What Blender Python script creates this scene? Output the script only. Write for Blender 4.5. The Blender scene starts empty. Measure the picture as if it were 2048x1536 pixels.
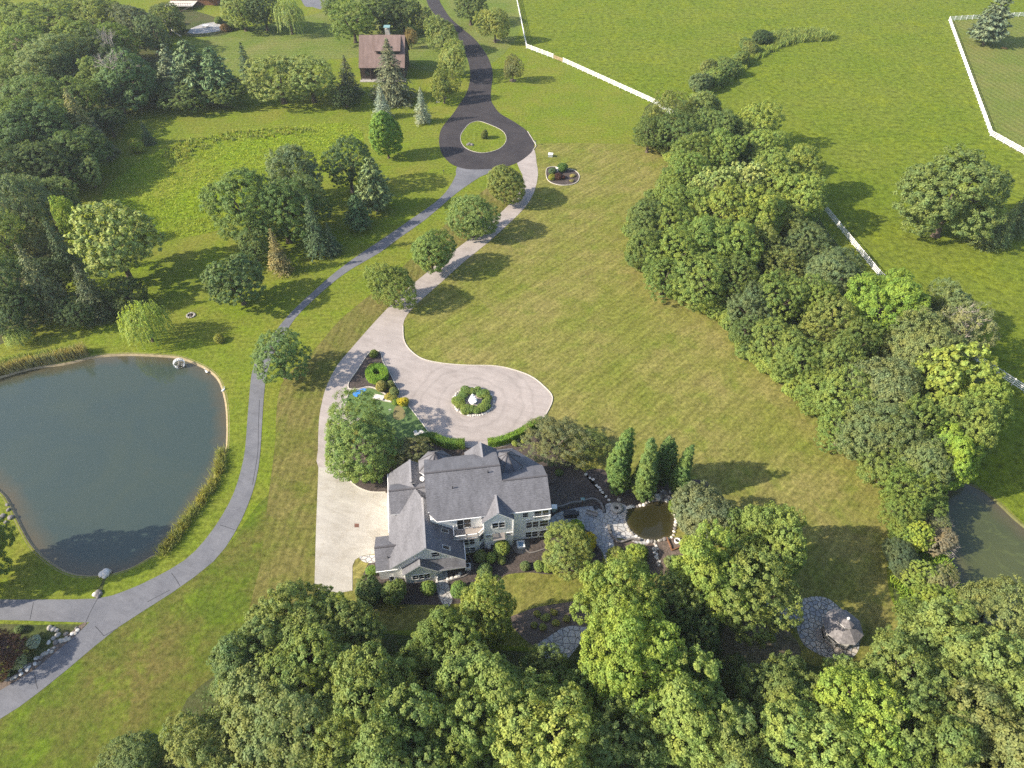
import bpy, bmesh, math, random
import numpy as np
from mathutils import Vector, Matrix
from mathutils.geometry import tessellate_polygon, delaunay_2d_cdt

S = bpy.context.scene
COL = S.collection
R_ = math.radians
# ------------------------------------------------------------------ camera
CAM_H, CAM_F, CAM_P = 90.0, 1400.0, R_(45)
cd = bpy.data.cameras.new('camera'); cam = bpy.data.objects.new('camera', cd); COL.objects.link(cam)
cam.location = (0, 0, CAM_H); cam.rotation_euler = (R_(90) - CAM_P, 0, 0)
cd.sensor_fit = 'HORIZONTAL'; cd.sensor_width = 36; cd.lens = 36 * CAM_F / 2048
cd.clip_start = 1; cd.clip_end = 6000
S.camera = cam
S.render.resolution_x, S.render.resolution_y = 1024, 768
# ------------------------------------------------------------------ light
SUN_EL, SUN_AZ = 32.0, 13.0          # elevation; shadows run along +x turned AZ degrees towards +y
w = bpy.data.worlds.new('World'); S.world = w; w.use_nodes = True
nt = w.node_tree; nt.nodes.clear()
sky = nt.nodes.new('ShaderNodeTexSky'); sky.sky_type = 'NISHITA'; sky.sun_disc = False
sky.sun_elevation = R_(SUN_EL); sky.air_density = 1.0; sky.dust_density = 1.6; sky.ozone_density = 1.0
sdir = Vector((-math.cos(R_(SUN_AZ)) * math.cos(R_(SUN_EL)), -math.sin(R_(SUN_AZ)) * math.cos(R_(SUN_EL)), math.sin(R_(SUN_EL))))
sky.sun_rotation = math.atan2(sdir.x, sdir.y)
bg = nt.nodes.new('ShaderNodeBackground'); bg.inputs[1].default_value = 0.15
wo = nt.nodes.new('ShaderNodeOutputWorld')
nt.links.new(sky.outputs[0], bg.inputs[0]); nt.links.new(bg.outputs[0], wo.inputs[0])
sl = bpy.data.lights.new('sun', 'SUN'); sl.energy = 4.9; sl.angle = R_(0.55); sl.color = (1.0, 0.91, 0.76)
sun = bpy.data.objects.new('sun', sl); COL.objects.link(sun)
sun.rotation_euler = sdir.to_track_quat('Z', 'Y').to_euler()
vs = S.view_settings; vs.view_transform = 'Standard'; vs.look = 'None'; vs.gamma = 1; vs.exposure = 0.95
S.cycles.max_bounces = 6; S.cycles.diffuse_bounces = 3; S.cycles.glossy_bounces = 2; S.cycles.transmission_bounces = 3
S.cycles.use_fast_gi = False
S.cycles.use_denoising = False          # enough light for a clean picture; keeps the fine grain of leaves and grass

# ------------------------------------------------------------------ helpers
def W(px, py, z=0.0):
    """ground (or height z) point that stands at this place of the 2048x1536 photograph"""
    x = (px - 1024) / CAM_F; y = (768 - py) / CAM_F
    c, s = math.cos(CAM_P), math.sin(CAM_P)
    d = (x, c + y * s, -s + y * c); t = (z - CAM_H) / d[2]
    return Vector((d[0] * t, d[1] * t, z))
def depth_at(p):
    return p.y * math.cos(CAM_P) - (p.z - CAM_H) * math.sin(CAM_P)
def mpp(px, py, z=0.0):
    return depth_at(W(px, py, z)) / CAM_F      # metres per photo pixel

def tag(o, label=None, cat=None, group=None, kind=None):
    if label: o['label'] = label
    if cat: o['category'] = cat
    if group: o['group'] = group
    if kind: o['kind'] = kind
    return o
def empty(name, loc=(0, 0, 0), rz=0.0, label=None, cat=None, group=None):
    o = bpy.data.objects.new(name, None); COL.objects.link(o)
    o.location = loc; o.rotation_euler = (0, 0, rz); o.empty_display_size = 0.5
    return tag(o, label, cat, group)
def link(name, me, mats, parent=None, loc=None, rz=0.0):
    o = bpy.data.objects.new(name, me); COL.objects.link(o)
    if mats is not None and not len(me.materials):
        for m in (mats if isinstance(mats, (list, tuple)) else [mats]): me.materials.append(m)
    if parent: o.parent = parent
    if loc is not None: o.location = loc
    if rz: o.rotation_euler = (0, 0, rz)
    return o
def copy_tree(o, parent=None):
    c = o.copy(); COL.objects.link(c)
    if parent: c.parent = parent
    for ch in list(o.children): copy_tree(ch, c)
    return c

class MB:
    def __init__(s): s.v = []; s.f = []; s.m = []; s.sm = []
    def add(s, vs_, fs, mi=0, smooth=False):
        b = len(s.v); s.v += [tuple(x) for x in vs_]
        for f in fs: s.f.append(tuple(b + i for i in f)); s.m.append(mi); s.sm.append(smooth)
        return s
    def box(s, x0, x1, y0, y1, z0, z1, mi=0):
        return s.add([(x0,y0,z0),(x1,y0,z0),(x1,y1,z0),(x0,y1,z0),(x0,y0,z1),(x1,y0,z1),(x1,y1,z1),(x0,y1,z1)],
                     [(3,2,1,0),(4,5,6,7),(0,1,5,4),(1,2,6,5),(2,3,7,6),(3,0,4,7)], mi)
    def prism(s, poly, z0, z1, mi=0):
        n = len(poly); vs_ = [(p[0], p[1], z0) for p in poly] + [(p[0], p[1], z1) for p in poly]
        return s.add(vs_, [tuple(range(n))[::-1], tuple(range(n, 2*n))] + [(i, (i+1) % n, n+(i+1) % n, n+i) for i in range(n)], mi)
    def slab(s, poly, t=0.16, mt=0, ms=1):
        n = len(poly); vs_ = [tuple(p) for p in poly] + [(p[0], p[1], p[2]-t) for p in poly]
        s.add(vs_, [tuple(range(n))], mt)
        b = len(s.v) - 2*n
        for f in [tuple(range(n, 2*n))[::-1]] + [(i, n+i, n+(i+1) % n, (i+1) % n) for i in range(n)]:
            s.f.append(tuple(b + i for i in f)); s.m.append(ms); s.sm.append(False)
        return s
    def bar(s, a, b, wd, ht, mi=0):
        a, b = Vector(a), Vector(b); d = (b - a).normalized()
        x = d.cross(Vector((0,0,1)));  x = x.normalized() if x.length > 1e-4 else Vector((1,0,0))
        y = x.cross(d)
        o = [x*wd/2 + y*ht/2, -x*wd/2 + y*ht/2, -x*wd/2 - y*ht/2, x*wd/2 - y*ht/2]
        return s.add([a+q for q in o] + [b+q for q in o], [(0,1,2,3),(7,6,5,4),(0,4,5,1),(1,5,6,2),(2,6,7,3),(3,7,4,0)], mi)
    def tube(s, a, b, r0, r1, n=7, mi=0, cap=True):
        a, b = Vector(a), Vector(b); d = (b - a)
        if d.length < 1e-6: return s
        d.normalize(); x = d.orthogonal().normalized(); y = d.cross(x)
        vs_ = []
        for p, r in ((a, r0), (b, r1)):
            for i in range(n):
                t = 2*math.pi*i/n; vs_.append(p + (x*math.cos(t) + y*math.sin(t))*r)
        fs = [(i, (i+1) % n, n+(i+1) % n, n+i) for i in range(n)]
        if cap: fs += [tuple(range(n))[::-1], tuple(range(n, 2*n))]
        return s.add(vs_, fs, mi, True)
    def lathe(s, prof, n=16, c=(0,0,0), mi=0, rot=0.0, smooth=True):
        vs_ = []; k = len(prof)
        for r, z in prof:
            for i in range(n):
                t = rot + 2*math.pi*i/n; vs_.append((c[0]+r*math.cos(t), c[1]+r*math.sin(t), c[2]+z))
        fs = [(j*n+i, j*n+(i+1) % n, (j+1)*n+(i+1) % n, (j+1)*n+i) for j in range(k-1) for i in range(n)]
        fs += [tuple(range(n))[::-1], tuple(range((k-1)*n, k*n))]
        return s.add(vs_, fs, mi, smooth)
    def rock(s, c, r, seed, mi=0, squash=0.6):
        rg = random.Random(seed); bm = bmesh.new(); bmesh.ops.create_icosphere(bm, subdivisions=2, radius=1)
        ax = [Vector((rg.gauss(0,1), rg.gauss(0,1), rg.gauss(0,1))).normalized() for _ in range(7)]
        am = [rg.uniform(0.72, 0.95) for _ in ax]; sx, sy = rg.uniform(.8,1.2), rg.uniform(.8,1.2)
        for v in bm.verts:
            for a, k in zip(ax, am):
                d = v.co.dot(a)
                if d > k: v.co -= a*(d-k)
        bm.verts.index_update()
        s.add([(c[0]+v.co.x*r*sx, c[1]+v.co.y*r*sy, c[2]+v.co.z*r*squash) for v in bm.verts], [[x.index for x in f.verts] for f in bm.faces], mi)
        bm.free(); return s
    def mesh(s, name):
        me = bpy.data.meshes.new(name); me.from_pydata(s.v, [], s.f)
        me.polygons.foreach_set('material_index', s.m); me.polygons.foreach_set('use_smooth', s.sm); me.update(); return me
    def build(s, name, mats, parent=None, loc=None, rz=0.0):
        return link(name, s.mesh(name), mats, parent, loc, rz)

def smooth_line(pts, closed=True, n=5):
    P = [Vector(p) for p in pts]; out = []; N = len(P)
    rng = range(N) if closed else range(N-1)
    for i in rng:
        if closed: a, b, c, d = P[(i-1) % N], P[i], P[(i+1) % N], P[(i+2) % N]
        else: a, b, c, d = P[max(i-1,0)], P[i], P[i+1], P[min(i+2,N-1)]
        for k in range(n):
            t = k/n
            out.append(0.5*((2*b) + (c-a)*t + (2*a-5*b+4*c-d)*t*t + (3*b-a-3*c+d)*t**3))
    if not closed: out.append(P[-1])
    return out
def gpoly(px, smooth=True, n=4):
    pts = [W(x, y).to_2d() for x, y in px]
    return smooth_line(pts, True, n) if smooth else pts
def area2(p): return sum(p[i][0]*p[(i+1) % len(p)][1] - p[(i+1) % len(p)][0]*p[i][1] for i in range(len(p)))
def flat_mesh(name, poly, z, holes=()):
    loops = [[Vector((p[0], p[1], 0)) for p in poly]] + [[Vector((p[0], p[1], 0)) for p in h] for h in holes]
    tris = tessellate_polygon(loops); vs_ = [(p.x, p.y, z) for l in loops for p in l]
    fs = []
    for t in tris:
        a, b, c = (vs_[i] for i in t)
        cr = (b[0]-a[0])*(c[1]-a[1]) - (b[1]-a[1])*(c[0]-a[0])
        if abs(cr) < 1e-9: continue
        fs.append(t if cr > 0 else t[::-1])
    me = bpy.data.meshes.new(name); me.from_pydata(vs_, [], fs); me.update(); return me
def sheet(name, px, z, mat, smooth=True, holes=(), kind='structure', n=4):
    o = link(name, flat_mesh(name, gpoly(px, smooth, n), z, holes), mat)
    return tag(o, kind=kind)
def ribbon(mb, line, wd, z0, z1, closed=False, mi=0):
    P = [Vector((p[0], p[1])) for p in line]; N = len(P); L = []; Rr = []
    for i in range(N):
        a = P[(i-1) % N] if closed or i > 0 else P[i]; b = P[(i+1) % N] if closed or i < N-1 else P[i]
        t = (b-a).normalized(); nn = Vector((-t.y, t.x)); L.append(P[i]+nn*wd/2); Rr.append(P[i]-nn*wd/2)
    vs_ = []
    for l, r in zip(L, Rr): vs_ += [(l.x,l.y,z0),(l.x,l.y,z1),(r.x,r.y,z1),(r.x,r.y,z0)]
    fs = []
    for i in range(N if closed else N-1):
        a, b = 4*i, 4*((i+1) % N)
        fs += [(a+1, a+2, b+2, b+1), (a, a+1, b+1, b), (a+2, a+3, b+3, b+2)]
    if not closed: fs += [(0,3,2,1), (4*N-4,4*N-3,4*N-2,4*N-1)]
    return mb.add(vs_, fs, mi)
def inside(p, poly):
    x, y = p; c = False; n = len(poly); j = n-1
    for i in range(n):
        xi, yi = poly[i][0], poly[i][1]; xj, yj = poly[j][0], poly[j][1]
        if (yi > y) != (yj > y) and x < (xj-xi)*(y-yi)/(yj-yi)+xi: c = not c
        j = i
    return c
def inside_np(X, Y, poly):
    c = np.zeros(len(X), bool); n = len(poly); j = n-1
    for i in range(n):
        xi, yi = poly[i][0], poly[i][1]; xj, yj = poly[j][0], poly[j][1]
        if yi != yj:
            k = ((yi > Y) != (yj > Y)) & (X < (xj-xi)*(Y-yi)/(yj-yi)+xi); c ^= k
        j = i
    return c
def scatter(poly, n, rg):
    xs = [p[0] for p in poly]; ys = [p[1] for p in poly]; out = np.zeros((0,2))
    while len(out) < n:
        X = rg.uniform(min(xs), max(xs), n*2); Y = rg.uniform(min(ys), max(ys), n*2)
        k = inside_np(X, Y, poly); out = np.concatenate([out, np.stack([X[k], Y[k]], 1)])
    return out[:n]

# ------------------------------------------------------------------ materials
def new_mat(name):
    m = bpy.data.materials.new(name); m.use_nodes = True
    nt = m.node_tree; b = nt.nodes['Principled BSDF']; b.inputs['Roughness'].default_value = 0.85
    b.inputs['Specular IOR Level'].default_value = 0.25
    return m, nt, b
def nd(nt, t, **k):
    n = nt.nodes.new(t)
    for a, b in k.items(): setattr(n, a, b)
    return n
def noise_col(nt, vec, scale, cols, pos=None, detail=4, rough=0.6, dist=0.0):
    n = nd(nt, 'ShaderNodeTexNoise'); n.inputs['Scale'].default_value = scale; n.inputs['Detail'].default_value = detail
    n.inputs['Roughness'].default_value = rough; n.inputs['Distortion'].default_value = dist
    nt.links.new(vec, n.inputs['Vector'])
    r = nd(nt, 'ShaderNodeValToRGB'); cr = r.color_ramp
    pos = pos or [0.3 + 0.4*i/(len(cols)-1) for i in range(len(cols))]
    while len(cr.elements) < len(cols): cr.elements.new(0.5)
    for e, p, c in zip(cr.elements, pos, cols): e.position = p; e.color = (*c, 1)
    nt.links.new(n.outputs['Fac'], r.inputs[0]); return r.outputs[0], n.outputs['Fac']
def mix(nt, a, b, f, mode='MIX'):
    m = nd(nt, 'ShaderNodeMix', data_type='RGBA', blend_type=mode)
    for sock, v in ((m.inputs[6], a), (m.inputs[7], b)):
        if isinstance(v, tuple): sock.default_value = (*v, 1) if len(v) == 3 else v
        else: nt.links.new(v, sock)
    if isinstance(f, (int, float)): m.inputs[0].default_value = f
    else: nt.links.new(f, m.inputs[0])
    return m.outputs[2]
def coord(nt, rot=0.0, scale=(1,1,1), obj=False):
    tc = nd(nt, 'ShaderNodeTexCoord'); mp = nd(nt, 'ShaderNodeMapping')
    if obj: nt.links.new(tc.outputs['Object'], mp.inputs[0])
    else:
        g = nd(nt, 'ShaderNodeNewGeometry'); nt.links.new(g.outputs['Position'], mp.inputs[0])
    mp.inputs['Rotation'].default_value = (0, 0, rot)
    m2 = nd(nt, 'ShaderNodeMapping'); nt.links.new(mp.outputs[0], m2.inputs[0]); m2.inputs['Scale'].default_value = scale
    return m2.outputs[0]
def bump(nt, b, h, strength=0.4, dist=0.1):
    n = nd(nt, 'ShaderNodeBump'); n.inputs['Strength'].default_value = strength; n.inputs['Distance'].default_value = dist
    nt.links.new(h, n.inputs['Height']); nt.links.new(n.outputs[0], b.inputs['Normal'])
def grass_mat(name, base, dry, bright, dry_amt=(0.42, 0.68), stripe=None, patch_scale=0.06, rough_bump=0.5, fine=2.2, spots=0.0):
    """base/dry/bright colours mixed by patches, streaked along the mowing direction, speckled"""
    m, nt, b = new_mat(name)
    v = coord(nt)
    c1, f1 = noise_col(nt, v, patch_scale, [base, dry], list(dry_amt), detail=8, rough=0.68)
    c2, f2 = noise_col(nt, v, patch_scale*2.6, [(0,0,0), (1,1,1)], [0.5, 0.72], detail=6, rough=0.65)
    c = mix(nt, c1, bright, 0.0); mm = c.node
    sc = nd(nt, 'ShaderNodeMath', operation='MULTIPLY'); nt.links.new(c2, sc.inputs[0]); sc.inputs[1].default_value = 0.8
    nt.links.new(sc.outputs[0], mm.inputs[0])
    if stripe:
        ang, width, amt, streak = stripe
        vr = coord(nt, ang, (1, 1, 1))
        wv = nd(nt, 'ShaderNodeTexWave', wave_type='BANDS', bands_direction='Y', wave_profile='SIN')
        wv.inputs['Scale'].default_value = 0.314/(width); wv.inputs['Distortion'].default_value = 1.6
        wv.inputs['Detail'].default_value = 2; wv.inputs['Detail Scale'].default_value = 0.35
        nt.links.new(vr, wv.inputs['Vector'])
        r = nd(nt, 'ShaderNodeMapRange'); nt.links.new(wv.outputs['Fac'], r.inputs[0])
        r.inputs[1].default_value = 0.25; r.inputs[2].default_value = 0.75
        r.inputs[3].default_value = 1-amt; r.inputs[4].default_value = 1+amt
        c = mix(nt, c, r.outputs[0], 1.0, 'MULTIPLY')
        vs2 = coord(nt, ang, (0.22, 1.6, 1))
        c3, _ = noise_col(nt, vs2, 0.9, [(1-streak,)*3, (1+streak,)*3], [0.32, 0.68], detail=5, rough=0.7)
        c = mix(nt, c, c3, 1.0, 'MULTIPLY')
    c4, f4 = noise_col(nt, v, fine*0.62, [(0.42, 0.46, 0.42), (1.52, 1.5, 1.5)], [0.33, 0.67], detail=7, rough=0.82)
    c = mix(nt, c, c4, 1.0, 'MULTIPLY')
    if spots:                                   # tussocks: darker tufts with a shape of their own
        s5, _ = noise_col(nt, coord(nt, 0, (0.75, 1.1, 1)), 0.62, [(1-spots,)*3, (1.03,)*3], [0.36, 0.46], detail=3, rough=0.55)
        c = mix(nt, c, s5, 1.0, 'MULTIPLY')
    nt.links.new(c, b.inputs['Base Color']); b.inputs['Roughness'].default_value = 1.0; b.inputs['Specular IOR Level'].default_value = 0.05
    bump(nt, b, f4, rough_bump, 0.25)
    return m
def flat_mat(name, c, rough=0.7, spec=0.3, var=0.12, scale=3.0, metal=0.0, bumpk=0.0, obj=False):
    m, nt, b = new_mat(name)
    v = coord(nt, obj=obj)
    col, f = noise_col(nt, v, scale, [tuple(x*(1-var) for x in c), tuple(min(1, x*(1+var)) for x in c)], [0.3, 0.7], detail=7, rough=0.65)
    nt.links.new(col, b.inputs['Base Color']); b.inputs['Roughness'].default_value = rough
    b.inputs['Specular IOR Level'].default_value = spec; b.inputs['Metallic'].default_value = metal
    if bumpk: bump(nt, b, f, bumpk, 0.05)
    return m
def paving_mat(name, c1, c2, stain, seams=None, rings=None):
    m, nt, b = new_mat(name); v = coord(nt)
    c, _ = noise_col(nt, v, 0.18, [c1, c2], [0.35, 0.68], detail=8, rough=0.65)
    s, _ = noise_col(nt, v, 0.5, [(1,1,1), stain], [0.5, 0.8], detail=9, rough=0.72, dist=0.6)
    c = mix(nt, c, s, 1.0, 'MULTIPLY')
    t_, _ = noise_col(nt, coord(nt, 0.35, (0.25, 1.1, 1)), 0.8, [(0.9, 0.895, 0.89), (1.06,)*3], [0.36, 0.6], detail=7, rough=0.75, dist=0.8)
    c = mix(nt, c, t_, 1.0, 'MULTIPLY')
    if rings:                                     # dark sweep left by turning tyres round the fountain
        cx, cy, radii = rings
        vm = nd(nt, 'ShaderNodeVectorMath', operation='DISTANCE'); wob = nd(nt, 'ShaderNodeTexNoise'); wob.inputs['Scale'].default_value = 0.25; nt.links.new(v, wob.inputs['Vector'])
        nt.links.new(v, vm.inputs[0]); vm.inputs[1].default_value = (cx, cy, 0.035)
        ad = nd(nt, 'ShaderNodeMath', operation='MULTIPLY_ADD'); nt.links.new(wob.outputs['Fac'], ad.inputs[0]); ad.inputs[1].default_value = 2.4; nt.links.new(vm.outputs['Value'], ad.inputs[2])
        sc = nd(nt, 'ShaderNodeMath', operation='DIVIDE'); nt.links.new(ad.outputs[0], sc.inputs[0]); sc.inputs[1].default_value = 20.0
        rr = nd(nt, 'ShaderNodeValToRGB'); e = rr.color_ramp.elements; e[0].position = 0; e[0].color = (1,1,1,1); e[1].position = 1; e[1].color = (1,1,1,1)
        for r in radii:
            for d, k in ((-0.022, 1), (0.0, 0.87), (0.022, 1)):
                q = rr.color_ramp.elements.new(r/20+d); q.color = (k, k*0.995, k*0.99, 1)
        nt.links.new(sc.outputs[0], rr.inputs[0]); c = mix(nt, c, rr.outputs[0], 1.0, 'MULTIPLY')
    if seams:
        br = nd(nt, 'ShaderNodeTexBrick'); br.offset = 0; br.inputs['Scale'].default_value = 1.0; br.inputs['Brick Width'].default_value = seams; br.inputs['Row Height'].default_value = seams
        br.inputs['Mortar Size'].default_value = 0.035; br.inputs['Color1'].default_value = (1,1,1,1); br.inputs['Color2'].default_value = (0.95,0.95,0.94,1); br.inputs['Mortar'].default_value = (0.9,0.885,0.86,1)
        nt.links.new(v, br.inputs['Vector']); c = mix(nt, c, br.outputs['Color'], 1.0, 'MULTIPLY')
    g, f = noise_col(nt, v, 9.0, [(0.86,)*3, (1.14,)*3], [0.3, 0.7], detail=4)
    c = mix(nt, c, g, 1.0, 'MULTIPLY')
    nt.links.new(c, b.inputs['Base Color']); b.inputs['Roughness'].default_value = 0.9
    bump(nt, b, f, 0.15, 0.02)
    return m
def flagstone_mat(name, cols, joint, scale, jw=0.05):
    m, nt, b = new_mat(name); v = coord(nt)
    nz = nd(nt, 'ShaderNodeTexNoise'); nz.inputs['Scale'].default_value = 1.1; nt.links.new(v, nz.inputs['Vector'])
    ad = nd(nt, 'ShaderNodeMix', data_type='VECTOR'); ad.inputs[0].default_value = 0.12
    nt.links.new(v, ad.inputs[4]); nt.links.new(nz.outputs['Color'], ad.inputs[5])
    vd = nd(nt, 'ShaderNodeTexVoronoi', feature='DISTANCE_TO_EDGE', voronoi_dimensions='2D'); vd.inputs['Scale'].default_value = scale
    vc = nd(nt, 'ShaderNodeTexVoronoi', feature='F1', voronoi_dimensions='2D'); vc.inputs['Scale'].default_value = scale
    for x in (vd, vc): nt.links.new(ad.outputs[1], x.inputs['Vector']); x.inputs['Randomness'].default_value = 1.0
    r = nd(nt, 'ShaderNodeValToRGB'); cr = r.color_ramp; cr.interpolation = 'CONSTANT'
    while len(cr.elements) < len(cols): cr.elements.new(0.5)
    for i, (e, c) in enumerate(zip(cr.elements, cols)): e.position = i/len(cols); e.color = (*c, 1)
    sp = nd(nt, 'ShaderNodeSeparateColor'); nt.links.new(vc.outputs['Color'], sp.inputs[0]); nt.links.new(sp.outputs[0], r.inputs[0])
    g, f = noise_col(nt, v, 5.0, [(0.8,)*3, (1.15,)*3], [0.3, 0.7], detail=5)
    c = mix(nt, r.outputs[0], g, 1.0, 'MULTIPLY')
    k = nd(nt, 'ShaderNodeMapRange'); k.inputs[1].default_value = jw*0.6; k.inputs[2].default_value = jw*1.4; nt.links.new(vd.outputs['Distance'], k.inputs[0])
    c = mix(nt, joint, c, k.outputs[0])
    nt.links.new(c, b.inputs['Base Color']); b.inputs['Roughness'].default_value = 0.85
    bump(nt, b, k.outputs[0], 0.5, 0.04)
    return m
def water_mat(name, deep, algae, amt, rough=0.06, swirl=0.0, shallow=(0.085, 0.068, 0.036)):
    m, nt, b = new_mat(name); v = coord(nt)
    c, f = noise_col(nt, v, 0.07, [deep, algae], [0.5-amt, 0.9-amt], detail=6, rough=0.6, dist=0.8)
    if swirl:
        s, _ = noise_col(nt, coord(nt, 0.5, (0.5, 1.0, 1)), 0.16, [(0,0,0), (1,1,1), (0,0,0)], [0.47, 0.5, 0.53], detail=3, rough=0.5, dist=2.5)
        mm = nd(nt, 'ShaderNodeMath', operation='MULTIPLY'); nt.links.new(s, mm.inputs[0]); mm.inputs[1].default_value = swirl
        c = mix(nt, c, (0.14, 0.17, 0.045), mm.outputs[0])
    at_ = nd(nt, 'ShaderNodeAttribute'); at_.attribute_name = 'depth'
    ns = nd(nt, 'ShaderNodeTexNoise'); ns.inputs['Scale'].default_value = 0.35; ns.inputs['Detail'].default_value = 5; nt.links.new(v, ns.inputs['Vector'])
    ma = nd(nt, 'ShaderNodeMath', operation='MULTIPLY_ADD'); nt.links.new(ns.outputs['Fac'], ma.inputs[0]); ma.inputs[1].default_value = 0.7; nt.links.new(at_.outputs['Fac'], ma.inputs[2])
    mr_ = nd(nt, 'ShaderNodeMapRange'); nt.links.new(ma.outputs[0], mr_.inputs[0]); mr_.inputs[1].default_value = 0.3; mr_.inputs[2].default_value = 1.25
    c = mix(nt, shallow, c, mr_.outputs[0])
    nt.links.new(c, b.inputs['Base Color']); b.inputs['Roughness'].default_value = rough; b.inputs['Specular IOR Level'].default_value = 0.5
    n = nd(nt, 'ShaderNodeTexNoise'); n.inputs['Scale'].default_value = 2.2; n.inputs['Detail'].default_value = 5; nt.links.new(v, n.inputs['Vector'])
    bump(nt, b, n.outputs['Fac'], 0.1, 0.05)
    return m
def leaf_mat(name, trans=0.42, var=(0.7, 1.32), gain=1.75):
    m, nt, b = new_mat(name)
    oi = nd(nt, 'ShaderNodeObjectInfo'); g = nd(nt, 'ShaderNodeNewGeometry')
    r = nd(nt, 'ShaderNodeMapRange'); nt.links.new(g.outputs['Random Per Island'], r.inputs[0])
    r.inputs[3].default_value, r.inputs[4].default_value = var
    c = mix(nt, oi.outputs['Color'], r.outputs[0], 1.0, 'MULTIPLY')
    c = mix(nt, c, (gain*1.05, gain, gain*0.92), 1.0, 'MULTIPLY')
    v = coord(nt)
    w_, _ = noise_col(nt, v, 0.55, [(0.9, 1.0, 1.05), (1.22, 1.08, 0.82)], [0.35, 0.65], detail=3)
    c = mix(nt, c, w_, 1.0, 'MULTIPLY')
    nt.links.new(c, b.inputs['Base Color']); b.inputs['Roughness'].default_value = 0.62; b.inputs['Specular IOR Level'].default_value = 0.22
    t = nd(nt, 'ShaderNodeBsdfTranslucent')
    tc = mix(nt, c, (1.15, 1.2, 0.6), 1.0, 'MULTIPLY'); nt.links.new(tc, t.inputs[0])
    ms = nd(nt, 'ShaderNodeMixShader'); ms.inputs[0].default_value = trans
    nt.links.new(b.outputs[0], ms.inputs[1]); nt.links.new(t.outputs[0], ms.inputs[2])
    nt.links.new(ms.outputs[0], nt.nodes['Material Output'].inputs[0])
    return m
M = {}
M['lawn_left'] = grass_mat('lawn_green', (0.126, 0.162, 0.018), (0.172, 0.172, 0.03), (0.14, 0.195, 0.012), stripe=(R_(-4), 1.4, 0.03, 0.10))
M['lawn_main'] = grass_mat('lawn_dry', (0.152, 0.157, 0.032), (0.2, 0.176, 0.056), (0.118, 0.15, 0.02), (0.4, 0.62), stripe=(R_(-45), 3.6, 0.05, 0.3), patch_scale=0.07)
M['lawn_strip'] = grass_mat('lawn_strip', (0.116, 0.118, 0.026), (0.16, 0.135, 0.046), (0.1, 0.126, 0.018), (0.36, 0.64), stripe=(R_(-84), 1.5, 0.08, 0.2), patch_scale=0.1)
M['lawn_low'] = grass_mat('lawn_low', (0.08, 0.112, 0.014), (0.125, 0.108, 0.032), (0.115, 0.175, 0.01), (0.4, 0.62), stripe=(R_(-50), 1.2, 0.02, 0.10), patch_scale=0.09)
M['pasture'] = grass_mat('pasture', (0.115, 0.155, 0.014), (0.145, 0.165, 0.024), (0.16, 0.188, 0.012), (0.4, 0.7), patch_scale=0.035, rough_bump=1.0, fine=1.1, spots=0.25)
M['mow_far'] = grass_mat('mown_far', (0.11, 0.15, 0.028), (0.17, 0.17, 0.055), (0.13, 0.17, 0.03), stripe=(R_(0), 1.6, 0.09, 0.08))
M['mow_right'] = grass_mat('mown_right', (0.12, 0.15, 0.03), (0.165, 0.16, 0.05), (0.12, 0.15, 0.03), stripe=(R_(76), 2.2, 0.09, 0.08))
M['meadow'] = grass_mat('meadow', (0.15, 0.21, 0.012), (0.19, 0.195, 0.03), (0.19, 0.26, 0.01), (0.42, 0.7), patch_scale=0.05, rough_bump=1.0, fine=1.2)
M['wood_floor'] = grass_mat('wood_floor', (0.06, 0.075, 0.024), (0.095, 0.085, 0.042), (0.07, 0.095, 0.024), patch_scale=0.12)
M['soil'] = grass_mat('bare_soil', (0.14, 0.115, 0.07), (0.2, 0.165, 0.11), (0.13, 0.135, 0.05), patch_scale=0.25)
M['mulch'] = grass_mat('mulch', (0.075, 0.06, 0.055), (0.105, 0.084, 0.075), (0.055, 0.046, 0.042), patch_scale=0.3, fine=4.5)
M['mulch_red'] = grass_mat('mulch_red', (0.13, 0.10, 0.085), (0.17, 0.13, 0.105), (0.10, 0.08, 0.07), patch_scale=0.3, fine=4.5)
M['asphalt'] = paving_mat('asphalt_grey', (0.122, 0.124, 0.138), (0.165, 0.164, 0.176), (0.74, 0.74, 0.77))
M['asphalt_dark'] = paving_mat('asphalt_dark', (0.032, 0.028, 0.031), (0.05, 0.043, 0.044), (0.8, 0.8, 0.82))
M['concrete'] = paving_mat('concrete_drive', (0.30, 0.262, 0.24), (0.365, 0.318, 0.292), (0.85, 0.83, 0.82), rings=(W(946,805).x, W(946,805).y, (5.4, 7.2, 10.2, 12.0)))
M['apron'] = paving_mat('concrete_apron', (0.335, 0.308, 0.265), (0.41, 0.382, 0.335), (0.76, 0.72, 0.66), seams=3.1)
M['kerb'] = flat_mat('kerb', (0.5, 0.455, 0.39), 0.9)
M['flag_light'] = flagstone_mat('flagstone_pale', [(0.40,0.39,0.38),(0.46,0.44,0.42),(0.35,0.35,0.36),(0.43,0.40,0.37)], (0.10,0.09,0.085), 1.45, 0.05)
M['flag_blue'] = flagstone_mat('flagstone_blue', [(0.30,0.31,0.33),(0.36,0.36,0.37),(0.27,0.28,0.30),(0.40,0.39,0.38)], (0.11,0.105,0.10), 1.7, 0.045)
M['flag_rough'] = flagstone_mat('flagstone_rough', [(0.36,0.35,0.33),(0.44,0.42,0.39),(0.30,0.30,0.31),(0.46,0.41,0.35)], (0.085,0.075,0.06), 1.75, 0.07)
M['turf'] = flat_mat('artificial_turf', (0.10, 0.155, 0.055), 1.0, 0.05, 0.15, 1.5)
M['turf_tan'] = flat_mat('turf_tan', (0.19, 0.165, 0.075), 1.0, 0.05, 0.12, 1.5)
M['blue'] = flat_mat('blue_paint', (0.05, 0.22, 0.62), 0.7, 0.2, 0.1, 2.0)
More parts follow.
